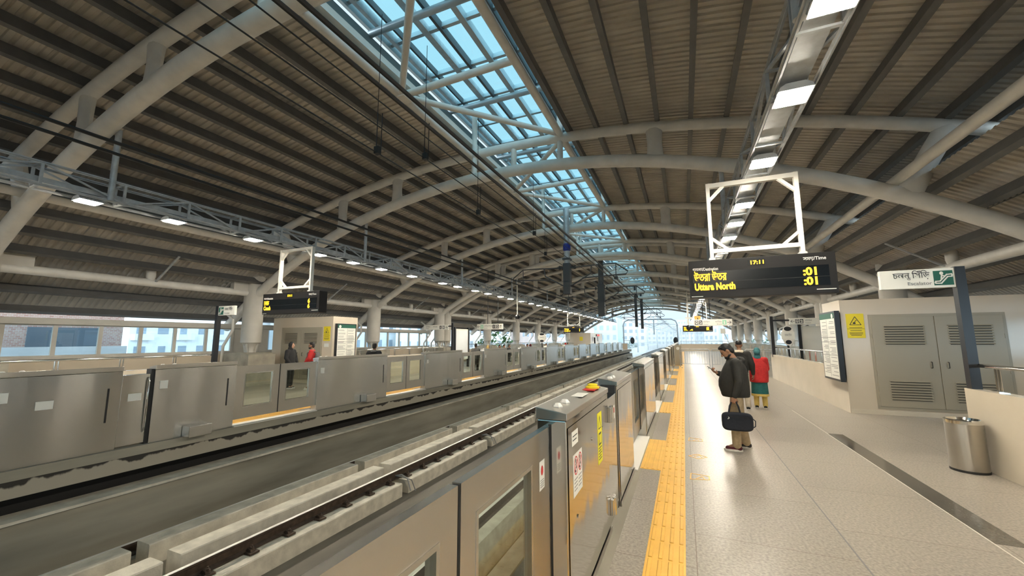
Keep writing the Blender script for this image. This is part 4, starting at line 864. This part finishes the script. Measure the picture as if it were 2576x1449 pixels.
mast(25.42, 3.2, 7.6, .17, 'dark sleeved drop mast with cantilever arms, second between the tracks', .2)
mast(45.5, 3.05, 7.6, .15, 'slim dark drop mast, third between the tracks, seen against the sky'); mast(52.22, 3.0, 7.6, .17, 'slim dark drop mast, fourth between the tracks, seen against the sky')
# portals beyond the station
for k, y in enumerate((78, 103, 128, 153, 178, 203)):
    lab = 'grey tubular catenary portal over the tracks, %s beyond the station roof' % ORD[k]; o = bend(y)
    t = thing('catenary_portal', lab, 'portal', (-5.7+o, y, -1.4), 'catenary portals'); b = MB(); xl, xr = -10.5+o, -1.0+o
    b.tube([(xl, y, -1.5), (xl, y, 4.4), (xl+.25, y, 5.0), (xl+1.0, y, 5.35), (xr-1.0, y, 5.35), (xr-.25, y, 5.0), (xr, y, 4.4), (xr, y, -1.5)], .14, 10); b.build('frame', 'bgrey' if 0 else 'galv', t, smooth=True)
    for x in (xl, xr):
        b = MB(); [b.lathe((x, y, z), [(.22, 0), (.22, .18)], 10) for z in (-.1 , 1.9, 4.1)]; b.build('collar', 'galv', t)
    MB().tube([(-5.0+o, y, 5.3), (-5.0+o, y, 2.6)], .1, 8).build('drop_post', 'galv', t)
    for s in (1, -1):
        b = MB(); x = -5.0+o; b.tube([(x, y, 4.0), (x+s*2.2, y, 5.0), (x+s*2.6, y, 4.5), (x, y, 4.55)], .05, 6); b.build('arm', 'galv', t)
    if k == 0:
        for x in (xl+1.6, xr-.4):
            b = MB(); b.ell((x, y-.3, 1.45), (.4, .08, .62), n=14); b.bar((x, y-.3, 1.45), (xl if x < -5 else xr, y, 1.45), .05, .05); tag(b.build('signal_disc', 'blk'), 'dark oval disc beside the first portal, %s leg' % ('left' if x < -5 else 'right'), 'signal', 'oval discs at the portal')
            MB()
for s, x0 in ((1, -.9), (-1, -9.6)):
    b = MB(); sweep(b, [(x0-.15, -1.9), (x0+.15, -1.9), (x0+.15, -.35), (x0-.15, -.35)] if 0 else [(-.15, -1.9), (.15, -1.9), (.15, -.3), (-.15, -.3)], x0 + (0.7 if s > 0 else -1.2), [75, 90, 105, 115, 125, 140, 155, 170, 190, 210, 240]); struct('wall_viaduct_'+('right' if s > 0 else 'left'), b, 'bwhite')
    t = thing('viaduct_railing', 'pale railing on the viaduct edge beyond the station, %s side of the tracks' % ('right' if s > 0 else 'left'), 'railing', (x0, 90, -.3)); b = MB(); y = 75.5
    while y < 200: xx = x0+(.7 if s > 0 else -1.2)+bend(y); b.box(xx-.03, xx+.03, y-.03, y+.03, -.3, .75); y += 2.0
    b.build('posts', 'galv', t)
    for z in (.2, .72):
        b = MB(); sweep(b, [(-.03, z-.03), (.03, z-.03), (.03, z+.03), (-.03, z+.03)], x0+(.7 if s > 0 else -1.2), [75, 90, 105, 115, 125, 140, 155, 170, 190, 200]); b.build('rail_bar', 'galv', t)
t = thing('track_trolley', 'low pale trolley frame on the track bed by the first portal leg', 'trolley', (-10.0, 62, -1.6)); MB()
t.location = (-8.05, 66, -1.3)
MB().box(-8.4, -7.7, 65.0, 66.8, -1.15, -1.08).build('deck', 'white', t); b = MB()
for x in (-8.35, -7.75):
    for y in (65.1, 66.7): b.box(x-.03, x+.03, y-.03, y+.03, -1.34, -1.1)
b.build('legs', 'galv', t)
b = MB(); b.lathe((0, 0, 0), [(.02, 0), (.16, .1)], 10)
t = thing('train_headlight', 'glaring white lamp of a signal by the right rail beyond the near platform', 'lamp', (-1.9, 120, 1.0)); o_ = bend(120)  # emissive white discs above a pale box
for dx in (-.55, .25): b = MB(); b.ell((-1.9+o_+dx, 120, 1.1), (.28, .1, .3), n=10); b.build('lamp_glass', 'strip', t)
MB().box(-2.9+o_, -1.2+o_, 120.1, 120.4, -1.2, .8).build('body', 'bwhite', t)
# ------------------------------------------------------------------ town outside
struct('ground', MB().quad((-500, -80, -11), (500, -80, -11), (500, 700, -11), (-500, 700, -11)), 'soil')
def building(label, x0, x1, y0, y1, z1, m, faces='s', nx=5, dz=3.1, wz=1.5, wfill=.5, z0=-11, m2='bwin', cat='building', grp=None, zw0=None, balc=False):
    t = thing('town_building', label, cat, ((x0+x1)/2, (y0+y1)/2, z0), grp); MB().box(x0, x1, y0, y1, z0, z1).build('block', m, t)
    MB().box(x0-.15, x1+.15, y0-.15, y1+.15, z1, z1+.5).build('roof_parapet', m, t)
    wp = {}
    for fc in faces:
        L = (x1-x0) if fc in 'sn' else (y1-y0); n = nx; st = L/n; z = (zw0 if zw0 is not None else max(z0+1, -2.2)); cnt = 0
        while z+wz < z1-.3 and cnt < 90:
            for i in range(n):
                c = (i+.5)*st; ww = st*wfill*(.8+.4*((i*7+int(z*3)) % 3)/2)
                b = MB()
                if fc == 's': b.box(x0+c-ww/2, x0+c+ww/2, y0-.06, y0+.05, z, z+wz)
                elif fc == 'e': b.box(x1-.05, x1+.06, y0+c-ww/2, y0+c+ww/2, z, z+wz)
                elif fc == 'w': b.box(x0-.06, x0+.05, y0+c-ww/2, y0+c+ww/2, z, z+wz)
                b.build('window', m2, t); cnt += 1
                if balc and i % 2 == 0:
                    b = MB(); (b.box(x1, x1+.9, y0+c-st*.42, y0+c+st*.42, z-.75, z-.05) if fc == 'e' else b.box(x0+c-st*.42, x0+c+st*.42, y0-.9, y0, z-.75, z-.05)); b.build('balcony', m, t)
            z += dz
    return t
building('unfinished red brick building right outside the far window band', -40, -27, -6, 11.2, 9, 'brick', 'e', 4, 3.4, 2.0, .55, zw0=.35)
tag(box(-25.2, -25.0, -8, 10.6, -11, 1.47).build('boundary_wall', 'bwhite'), 'long pale wall in front of the brick building outside the window band', 'wall')
building('pale apartment block with balconies outside the window band, beside the brick building', -80, -60, 25.5, 41, 22, 'bwhite', 'e', 7, 3.0, 1.5, .42, zw0=-3.5, balc=True, m2='bwin2')
building('pale blue-grey apartment block behind the far kiosk windows', -100, -72, 46, 66, 20, 'bpale', 'es', 7, 3.0, 1.4, .42, zw0=-3.4, m2='bwin2')
building('white apartment block with a blue ground floor seen through the farther windows', -70, -53, 50, 73, 6.0, 'bwhite', 'e', 8, 2.9, 1.4, .36, zw0=-2.6, m2='bwin2')
building('white house with air conditioners behind the far platform railing', -51, -38, 62, 88, 5.5, 'bwhite', 'es', 6, 2.8, 1.2, .26, zw0=.2, m2='bwin2')
building('pinkish house behind the paired columns of the far platform', -46, -37, 92, 104, 5, 'bpink', 'es', 4, 2.8, 1.2, .4, zw0=-.4, m2='bwin2')
building('low white house beyond the end of the far platform', -48, -26, 108, 126, 4.5, 'bwhite', 'es', 6, 2.8, 1.2, .4, zw0=-.6, m2='bwin2')
far = [(-40, -24, 150, 175, 16, 'bpale'), (-27, -19, 128, 140, 13, 'bblue'), (-26, -16, 190, 205, 11, 'bwhite'), (-15, -6, 260, 275, 9, 'bpale'), (-4, 6, 290, 310, 10, 'bwhite'), (6, 14, 250, 262, 13, 'bgrey'), (8, 15, 190, 204, 9, 'bpale'),
       (16, 26, 215, 232, 18, 'bblue'), (10, 18, 128, 140, 8.2, 'bwhite'), (19, 29, 138, 152, 10, 'bpale'), (30, 44, 150, 170, 12, 'bwhite'), (28, 38, 100, 112, 7, 'bpale'), (40, 60, 110, 130, 9, 'bwhite'), (-70, -50, 170, 200, 14, 'bwhite'), (-30, -18, 300, 320, 20, 'bpale'), (-6, 2, 340, 352, 16, 'bwhite'), (24, 40, 300, 320, 20, 'bwhite')]
names = ['tall pale block left of the track opening', 'tall bluish block at the left edge of the track opening', 'white block behind the portal legs', 'low pale block far along the tracks, left side', 'white block far behind the distant portals', 'grey block behind the right portal legs', 'low pale block right of the portals',
         'tall bluish tower right of the portals', 'white flat-roofed block behind the end wall', 'pale block behind the amber distant display', 'white block beyond the right columns', 'low pale block seen between the right columns', 'white block at the far right between columns', 'white block far behind the far platform roof', 'very distant pale tower left of the tracks', 'very distant white tower in the centre of the opening', 'very distant white tower right of the opening']
for (a, c, d, e, h, m), nm in zip(far, names): building(nm+', seen through haze', a, c, d, e, h, m, 's' if abs(a) < 45 else 'e', 4, 3.0, 1.5, .5, zw0=-1.5, m2='bwin2', grp='hazy town blocks')
building('white house across the road behind the right columns', 22, 34, 30, 60, 5, 'bwhite', 'w', 6, 2.8, 1.2, .4, zw0=.2); building('pale house across the road beside the near kiosk', 24, 36, -10, 26, 8, 'bpale', 'w', 7, 2.8, 1.3, .4, zw0=.3); building('low white house across the road at the far right', 21, 33, 63, 95, 4.6, 'bwhite', 'w', 7, 2.8, 1.2, .4, zw0=.2)
for k, (x, y, z, r, lab) in enumerate(((-24, 50, .6, 2.6, 'green tree behind the far platform railing, below the dome camera'), (-15.5, 132, -1, 2.2, 'hazy tree clump left of the viaduct'), (18, 118, -1, 3.5, 'hazy tree behind the end wall of the near platform'))):
    t = thing('tree', lab, 'tree', (x, y, -11)); MB().tube([(x, y, -11), (x+.2, y, -4), (x, y, z)], [.35, .25, .12], 8).build('trunk', 'soil', t); random.seed(k); b = MB()
    for i in range(420):
        p = V((random.gauss(0, 1), random.gauss(0, 1), random.gauss(0, .7))); p = p.normalized()*r*random.uniform(.35, 1)**.5; a_ = V((random.uniform(-1, 1), random.uniform(-1, 1), random.uniform(-.5, .5))).normalized(); c_ = a_.cross(V((0, 0, 1))).normalized(); s = r*.16
        q = V((x, y, z))+p; b.quad(q-a_*s, q-c_*s*.5, q+a_*s, q+c_*s*.5)
    b.build('crown', 'leafy', t)
# haze hanging over the town beyond the station
hm = bpy.data.materials.new('haze'); hm.use_nodes = True; nt = hm.node_tree; nt.nodes.clear(); ho = nt.nodes.new('ShaderNodeOutputMaterial'); hv = nt.nodes.new('ShaderNodeVolumeScatter'); hv.inputs['Color'].default_value = (.80, .92, 1, 1); hv.inputs['Density'].default_value = .0045; hv.inputs['Anisotropy'].default_value = .7
nt.links.new(hv.outputs[0], ho.inputs['Volume']); M['haze'] = hm
o = box(-160, 160, 84, 480, -12, 60).build('haze', 'haze'); tag(o, 'pale blue haze hanging over the town beyond the station', 'haze', kind='stuff')
# ------------------------------------------------------------------ people
def capsule(b, p, q, r0, r1, n=12):
    p, q = V(p), V(q); d = q-p
    if d.length < 1e-5: return b.ell(p, (r0, r0, r0), n=n)
    d.normalize(); pts = []; rs = []
    for k in range(5):
        a = math.pi/2*k/4; pts.append(p-d*r0*math.cos(a)); rs.append(max(.002, r0*math.sin(a)))
    for k in range(1, 4): pts.append(p+(q-p)*k/4); rs.append(r0+(r1-r0)*k/4)
    for k in range(5):
        a = math.pi/2*k/4; pts.append(q+d*r1*math.sin(a)); rs.append(max(.002, r1*math.cos(a)))
    return b.tube(pts, rs, n)
def loft(b, secs, n=20):   # (z, y offset, half width, half depth)
    vs = [(rx*math.cos(2*math.pi*k/n), yo+ry*math.sin(2*math.pi*k/n), z) for z, yo, rx, ry in secs for k in range(n)]; m_ = len(secs)
    return b.add(vs, [(i*n+k, i*n+(k+1) % n, (i+1)*n+(k+1) % n, (i+1)*n+k) for i in range(m_-1) for k in range(n)]+[tuple(range(n))[::-1], tuple(range((m_-1)*n, m_*n))])
def skinned(b, name, m, parent, vox=.012, sm=6, T=None):
    if T: b.v = [tuple(T @ V(p)) for p in b.v]
    o = b.build(name, m, parent); md = o.modifiers.new('r', 'REMESH'); md.mode = 'VOXEL'; md.voxel_size = vox
    s = o.modifiers.new('s', 'SMOOTH'); s.factor = .5; s.iterations = sm
    bpy.context.view_layer.update(); me = bpy.data.meshes.new_from_object(o.evaluated_get(bpy.context.evaluated_depsgraph_get()))
    o.modifiers.clear(); old = o.data; o.data = me; me.name = name; bpy.data.meshes.remove(old); me.materials.clear(); me.materials.append(M[m]); me.polygons.foreach_set('use_smooth', [True]*len(me.polygons)); me.polygons.foreach_set('material_index', [0]*len(me.polygons))
    return o
def hand(b, w_, e, curl, side, palm_n):
    """palm from wrist w_ along the forearm, five fingers; curl 0 open .. 1 closed; palm_n = palm facing direction"""
    d = (V(w_)-V(e)).normalized(); n = V(palm_n); n = (n-d*n.dot(d)).normalized(); x = d.cross(n)*side
    c = V(w_)+d*.045; b.ell(c, (.04, .05, .018), Matrix((x, d, n)).transposed(), n=12); capsule(b, V(w_)-d*.02, V(w_)+d*.02, .024, .026)
    for k, (off, L) in enumerate(((-.028, .068), (-.010, .078), (.009, .073), (.027, .058))):
        p = V(w_)+d*.085+x*off; a = 0
        for j, f_ in enumerate((.45, .32, .23)):
            a += curl*(.75+.25*j)*1.1; q = p+(d*math.cos(a)+n*math.sin(a))*L*f_*1.15; capsule(b, p, q, .0095-.001*j, .009-.001*j, 8); p = q
    p = V(w_)+d*.025-x*.035; q = p-x*.028+d*.028+n*.01; capsule(b, p, q, .012, .011, 8); capsule(b, q, q+d*.03+n*.018*(1+curl)+x*.008*curl, .011, .009, 8)
def person(label, loc, yaw_, s=1.0, arms=None, headp=0, heady=0, belly=0, bulk=0, top='jblack', legs='khaki', shoe='blackc', skin='skin', hair='hair', beard=False, hood=None, hoodup=False, scarf=None, dress=None, shawl=None, sit=False, vox=.014, bald=False, feet=None, inner=None, group=None, rise=0, name='person'):
    T = Matrix.Translation(V(loc)) @ Matrix.Rotation(yaw_, 4, 'Z') @ Matrix.Scale(s, 4)
    t = thing(name, label, 'person', loc, group)
    hz = .92 if not sit else .50
    dz = hz-.92
    S = lambda p: (p[0], p[1], p[2]+dz)
    neck, hd = V(S((0, .0, 1.44))), None
    Rh = Matrix.Rotation(heady, 3, 'Z') @ Matrix.Rotation(-headp, 3, 'X'); hc = V(S((0, .02, 1.475)))
    Hp = lambda p: hc+Rh @ V(p)
    sh = [V(S((x*.185, -.005, 1.385))) for x in (-1, 1)]; hip = [V((x*.09, 0, hz)) for x in (-1, 1)]
    ft = feet or [(-.10, 0, 0), (.10, .05, .1)]
    if sit: kn = [V((x*.11, .43, .50)) for x in (-1, 1)]; an = [V((x*.11, .42, .09)) for x in (-1, 1)]
    else: an = [V((f[0], f[1], .09)) for f in ft]; kn = [(hip[i]+an[i])/2+V((0, .025, .02)) for i in (0, 1)]
    A = arms or [((-.27, -.03, 1.12), (-.27, .05, .87)), ((.27, -.03, 1.12), (.27, .05, .87))]
    el = [V(S(a[0])) for a in A]; wr = [V(S(a[1])) for a in A]
    # body
    b = MB(); b.ell(S((0, .0, .97)), (.16, .115, .13)); b.ell(S((0, .01+belly*.35, 1.12)), (.145, .105+belly*.4, .16)); b.ell(S((0, 0, 1.28)), (.165, .11, .17))
    capsule(b, S((-.12, 0, 1.38)), S((.12, 0, 1.38)), .055, .055); capsule(b, S((0, -.01, 1.40)), Hp((0, 0, .06)), .058, .052)
    b.ell(Hp((0, .01, .135)), (.073, .092, .11), Rh); b.ell(Hp((0, .045, .075)), (.052, .055, .06), Rh); capsule(b, Hp((0, .098, .135)), Hp((0, .115, .105)), .010, .016, 8); b.ell(Hp((0, .092, .07)), (.026, .012, .009), Rh, 8); b.ell(Hp((0, .09, .16)), (.05, .012, .012), Rh, 8)
    for x in (-1, 1): b.ell(Hp((x*.075, -.005, .125)), (.012, .022, .034), Rh, 8)
    for i in (0, 1):
        capsule(b, sh[i], el[i], .052, .040); capsule(b, el[i], wr[i], .040, .026)
        hd = A[i][2] if len(A[i]) > 2 else (.35, (-1 if i else 1, .2, 0)); hand(b, wr[i], el[i], hd[0], 1 if i else -1, hd[1])
        capsule(b, hip[i], kn[i], .085, .055); capsule(b, kn[i], an[i], .055, .038); capsule(b, an[i], an[i]+V((0, .13, -.045)), .036, .03)
    skinned(b, 'body', skin, t, vox*.6 if vox < .012 else vox*.75, 3, T)
    for x in (-1, 1):
        b = MB(); b.ell(Hp((x*.032, .094, .14)), (.013, .008, .007), Rh, 8); b.v = [tuple(T @ V(p)) for p in b.v]; b.build('eye', 'blackc', t, smooth=True)
    # legs
    b = MB()
    for i in (0, 1):
        capsule(b, hip[i]+V((0, 0, .05)), kn[i], .105, .078); capsule(b, kn[i], an[i]+V((0, 0, .0)), .078, .065)
    b.ell(S((0, 0, .95)), (.175, .13+belly*.3, .12)); skinned(b, 'trousers', legs, t, vox, 4, T)
    for i in (0, 1):
        b = MB(); a = an[i]; z = a.z-.09; capsule(b, a+V((0, -.03, -.04)), a+V((0, .13, -.05)), .046, .038); capsule(b, a+V((0, -.01, -.02)), a+V((0, -.015, .02)), .046, .044); so = skinned(b, 'shoe', shoe if isinstance(shoe, str) else shoe[i], t, vox*.7, 3, T)
        b = MB(); P = [(a.x+.045*math.cos(q)*(1 if abs(math.sin(q)) < .9 else .8), a.y+.055+.135*math.sin(q)) for q in [2*math.pi*k/20 for k in range(20)]]; b.prism(P, 'z', z+.002, z+.032); b.v = [tuple(T @ V(p)) for p in b.v]; b.build('sole', 'whitec', so)
    # upper clothing
    if top:
        b = MB(); k_ = bulk; loft(b, [(z+dz, yo*belly, rx+k_*.3, ry+k_*f_) for z, yo, rx, ry, f_ in ((.85, .3, .178, .145, .85), (.90, .4, .188, .155, .95), (1.0, .7, .192, .16, 1.1), (1.1, .7, .192, .155, 1.1), (1.2, .4, .196, .145, .95), (1.30, .1, .20, .13, .7), (1.37, 0, .175, .11, .5), (1.42, -.1, .115, .09, .25), (1.465, -.1, .078, .078, 0))]); capsule(b, S((-.155, -.005, 1.372)), S((.155, -.005, 1.372)), .088, .088)
        for i in (0, 1): capsule(b, sh[i], el[i], .080, .066); d = (wr[i]-el[i]); capsule(b, el[i], el[i]+d*.93, .066, .046)
        if hood: b.ell(S((0, -.085, 1.40)), (.11, .055, .07))
        skinned(b, 'jacket', top, t, vox, 9, T)
        b = MB(); loft(b, [(.838+dz, .3*belly, .176+bulk*.3, .143+bulk*.85), (.845+dz, .3*belly, .182+bulk*.3, .149+bulk*.85), (.885+dz, .38*belly, .188+bulk*.3, .155+bulk*.95)]); b.v = [tuple(T @ V(p)) for p in b.v]; b.build('waistband', top, t, smooth=True)
    if inner:
        b = MB(); b.ell(S((0, .115, 1.2)), (.06, .04, .2)); skinned(b, 'shirt_front', inner, t, vox, 2, T)
    if dress:
        b = MB(); b.lathe((0, 0, 0), [(.20, .36), (.215, .42), (.20, .8), (.175, 1.05), (.17, 1.3)], 24); b.v = [(p[0], p[1]*.8, p[2]+dz*.5) for p in b.v]; b.v = [tuple(T @ V(p)) for p in b.v]; b.build('tunic', dress, t, smooth=True)
        b = MB(); b.lathe((0, 0, 0), [(.222, .355), (.224, .41), (.218, .42)], 24); b.v = [(p[0], p[1]*.8, p[2]) for p in b.v]; b.v = [tuple(T @ V(p)) for p in b.v]; b.build('yellow_hem', 'yell', t, smooth=True)
    if shawl:
        b = MB(); loft(b, [(z, yo, rx, ry) for z, yo, rx, ry in ((.74, -.02, .225, .185), (.80, -.02, .24, .195), (.95, 0, .25, .195), (1.10, 0, .25, .185), (1.22, 0, .24, .165), (1.31, 0, .205, .14), (1.38, -.01, .15, .115), (1.45, -.01, .085, .085))]); skinned(b, 'shawl', shawl, t, vox, 6, T)
    # hair, hood, scarf
    if scarf:
        b = MB(); b.ell(Hp((0, -.012, .145)), (.094, .108, .118), Rh); b.ell(Hp((0, -.085, .10)), (.085, .07, .075), Rh); capsule(b, Hp((0, -.02, .03)), S((0, -.01, 1.42)), .085, .105); b.ell(Hp((0, .085, .06)), (.05, .03, .03), Rh); skinned(b, 'headscarf', scarf, t, vox, 3, T)
    elif hoodup:
        b = MB(); b.ell(Hp((0, -.018, .15)), (.095, .10, .125), Rh); capsule(b, Hp((0, -.03, .05)), S((0, -.02, 1.41)), .085, .10); skinned(b, 'raised_hood', top, t, vox, 3, T)
    elif not bald:
        b = MB(); b.ell(Hp((0, -.012, .165)), (.081, .096, .095), Rh); b.ell(Hp((0, -.05, .11)), (.072, .055, .07), Rh); b.ell(Hp((0, .045, .225)), (.06, .045, .028), Rh); skinned(b, 'hair', hair, t, vox*.7, 3, T)
    else:
        b = MB(); b.ell(Hp((0, -.02, .185)), (.078, .085, .07), Rh); skinned(b, 'hair', hair, t, vox*.7, 3, T)
    if beard: b = MB(); b.ell(Hp((0, .062, .045)), (.050, .05, .042), Rh); b.ell(Hp((0, .02, .055)), (.066, .05, .03), Rh); skinned(b, 'beard', hair, t, vox*.7, 2, T)
    if hood: b = MB(); b.ell(S((0, -.09-bulk*.4, 1.415)), (.10, .045, .062)); capsule(b, S((-.08, -.05, 1.45)), S((0, -.085, 1.452)), .03, .034); capsule(b, S((.08, -.05, 1.45)), S((0, -.085, 1.452)), .03, .034); skinned(b, 'hood', hood, t, vox, 3, T)
    return t, T, wr
W90 = R(90)
# main commuter: faces the track, phone in the right hand, bag in the left
t, T, wr = person('person in black hooded jacket and khaki trousers looking down at a phone, bag in hand', (.735, 7.5, 0), W90, .985, arms=[((-.27, -.02, 1.10), (-.28, .06, .86), (1.35, (1, 0, .1))), ((.27, .02, 1.10), (.10, .255, 1.20), (.75, (-.25, -.2, 1)))],
    headp=R(38), belly=.045, bulk=.062, top='jblack', legs='khaki', shoe=['maroon', 'blackc'], beard=True, hood='jblack', vox=.010, feet=[(-.13, .06, 0), (.12, -.10, 0)])
p = T @ V((.07, .345, 1.262)); b = MB(); q = T.to_3x3(); 
for ax in (1,):
    xv, yv, zv = (q @ V((1, 0, 0))).normalized(), (q @ V((0, .80, .60))).normalized(), (q @ V((0, -.60, .80))).normalized(); vs = [p+xv*i*.037+yv*j*.077+zv*k*.004 for k in (-1, 1) for i, j in ((-1, -1), (1, -1), (1, 1), (-1, 1))]; b.add(vs, [(0, 3, 2, 1), (4, 5, 6, 7), (0, 1, 5, 4), (1, 2, 6, 5), (2, 3, 7, 6), (3, 0, 4, 7)])
ph = thing('phone', 'dark smartphone held by the commuter in the black jacket', 'phone', p); b.build('case', 'blk', ph, bevel=.002); b = MB(); b.add([p+xv*i*.034+yv*j*.07+zv*.0046 for i, j in ((-1, -1), (1, -1), (1, 1), (-1, 1))], [(0, 1, 2, 3)]); b.build('screen', 'scr', ph)
hx, hy, hz_ = .655, 7.235, .765
t = thing('laptop_bag', 'black soft laptop bag hanging from the commuter\'s hand', 'bag', (.69, 7.24, .34))
b = MB(); n = 28; P = []
for k in range(n):
    a = 2*math.pi*k/n; c_, s_ = math.cos(a), math.sin(a); P.append((.69+.215*math.copysign(abs(c_)**.45, c_), .475+.138*math.copysign(abs(s_)**.45, s_)))
for (d, sc_) in ((.0, 1),): b.prism(P, 'y', 7.185, 7.295)
b.build('bag_body', 'bag', t, bevel=.025); b = MB(); P2 = [(.69+(x-.69)*.86, .455+(z-.475)*.72) for x, z in P]; b.prism(P2, 'y', 7.172, 7.19); b.build('front_pocket', 'bag', t, bevel=.01)
for y in (7.215, 7.262): b = MB(); b.tube([(.58, y, .60), (.60, y, .70), (.63, y+(hy-y)*.7, .775), (.69, y+(hy-y)*.7, .775), (.72, y, .70), (.74, y, .60)], .011, 8); b.build('handle', 'bag', t, smooth=True)
b = MB(); b.tube([(.50, 7.168, .553), (.88, 7.168, .553)], .004, 6); b.build('zip', 'blackc', t); b = MB(); b.tube([(.565, 7.165, .55), (.578, 7.16, .535), (.555, 7.16, .52)], .006, 6); b.build('zip_puller', 'sign', t)
b = MB(); b.tube([(.89, 7.24, .54), (.935, 7.235, .50), (.93, 7.235, .42), (.905, 7.24, .40)], .008, 6); b.build('side_strap', 'bag', t)
person('balding person in dark jacket with pale hood and tan trousers', (1.27, 11.7, 0), R(-12), .99, top='jblack', legs='tan', hood='tan', bald=True, vox=.014, feet=[(-.09, 0, 0), (.12, -.05, 0)])
person('person in red shawl, green tunic and teal headscarf seen from behind', (1.70, 12.0, 0), R(-8), .88, arms=[((-.22, .05, 1.12), (-.10, .18, 1.08)), ((.22, .05, 1.12), (.10, .18, 1.08))], top='red', legs='yell', dress='teal', shawl='red', scarf='tealsc', vox=.014, headp=R(8), feet=[(-.10, .02, 0), (.11, 0, 0)])
person('person in black hooded jacket standing at the far kiosk doors', (-13.27, 10.35, 0), R(-75), .96, arms=[((-.27, .02, 1.14), (-.20, .16, .95)), ((.27, .02, 1.14), (.20, .16, .95))], top='jack2', legs='blackc', skin='skin2', hoodup=True, heady=R(10), vox=.014, shoe='greyc')
t, T, wr = person('person in red jacket with backpack facing the hooded person', (-12.25, 10.4, 0), R(128), .96, arms=[((-.26, .03, 1.14), (-.20, .20, .96)), ((.26, .03, 1.14), (.18, .20, .96))], top='red', legs='navy', beard=True, inner='whitec', belly=.08, vox=.014, shoe='whitec')
b = MB(); b.ell((0, -.20, 1.16), (.15, .10, .22)); o_ = thing('backpack', 'dark backpack on the back of the red-jacketed person', 'backpack', tuple(T @ V((0, -.2, .95)))); skinned(b, 'pack', 'greyc', o_, .016, 3, T)
b = MB()
for x in (-1, 1): b.tube([T @ V((x*.11, -.14, 1.34)), T @ V((x*.12, -.02, 1.465)), T @ V((x*.13, .13, 1.33)), T @ V((x*.15, .12, 1.12))], .017, 8)
b.build('straps', 'greyc', o_)
person('person in black jacket with raised collar right behind the far gates', (-9.55, 10.55, 0), R(25), .95, top='jack2', legs='blackc', hood='greyc', vox=.014)
person('person in dark grey suit seen from behind the far gates', (-9.6, 17.75, 0), R(5), .90, top='greyc', legs='blackc', bald=False, vox=.018)
for y0, y1, lab in ((24.6, 30.0, 'nearer'), (32.2, 35.2, 'middle'), (37.2, 39.6, 'farther'), (44.3, 47, 'farthest')):
    t = thing('bench', '%s steel bench along the far platform with seated people' % lab, 'bench', (-12.6, (y0+y1)/2, 0), 'far platform benches'); MB().box(-12.85, -12.4, y0, y1, .40, .44).build('seat', 'steel2', t); MB().box(-12.9, -12.86, y0, y1, .5, .8).build('backrest', 'steel2', t)
    for y in (y0+.3, y1-.3): b = MB(); b.box(-12.8, -12.45, y-.03, y+.03, 0, .40); b.box(-12.88, -12.84, y-.03, y+.03, .4, .8); b.build('leg', 'steel2', t)
for (y, top, scarf, lab) in ((25.3, 'gold', 'gold', 'seated person in a golden yellow headscarf on the far platform'), (27.2, 'jack2', None, 'seated person with dark hair leaning, next to the golden headscarf'), (28.0, 'whitec', None, 'seated person in a pale top with black hair, middle of the nearer bench'), (29.0, 'jack2', None, 'seated person in a dark coat at the far end of the nearer bench'),
                            (33.0, 'red', None, 'seated person in red leaning forward on the middle bench'), (33.8, 'red', 'maroon', 'seated person in a dark red headscarf on the middle bench'), (38.2, 'jack2', None, 'seated person in black on the farther bench'), (45.4, 'red', 'red', 'seated person in a bright red headscarf on the farthest bench'), (46.3, 'bluec', None, 'seated person in pale blue on the farthest bench')):
    person(lab, (-12.72, y, .035), R(-90), 1.0, sit=True, top=top, scarf=scarf, legs='blackc', vox=.022, arms=[((-.24, .10, 1.12), (-.12, .30, .98)), ((.24, .10, 1.12), (.12, .30, .98))])
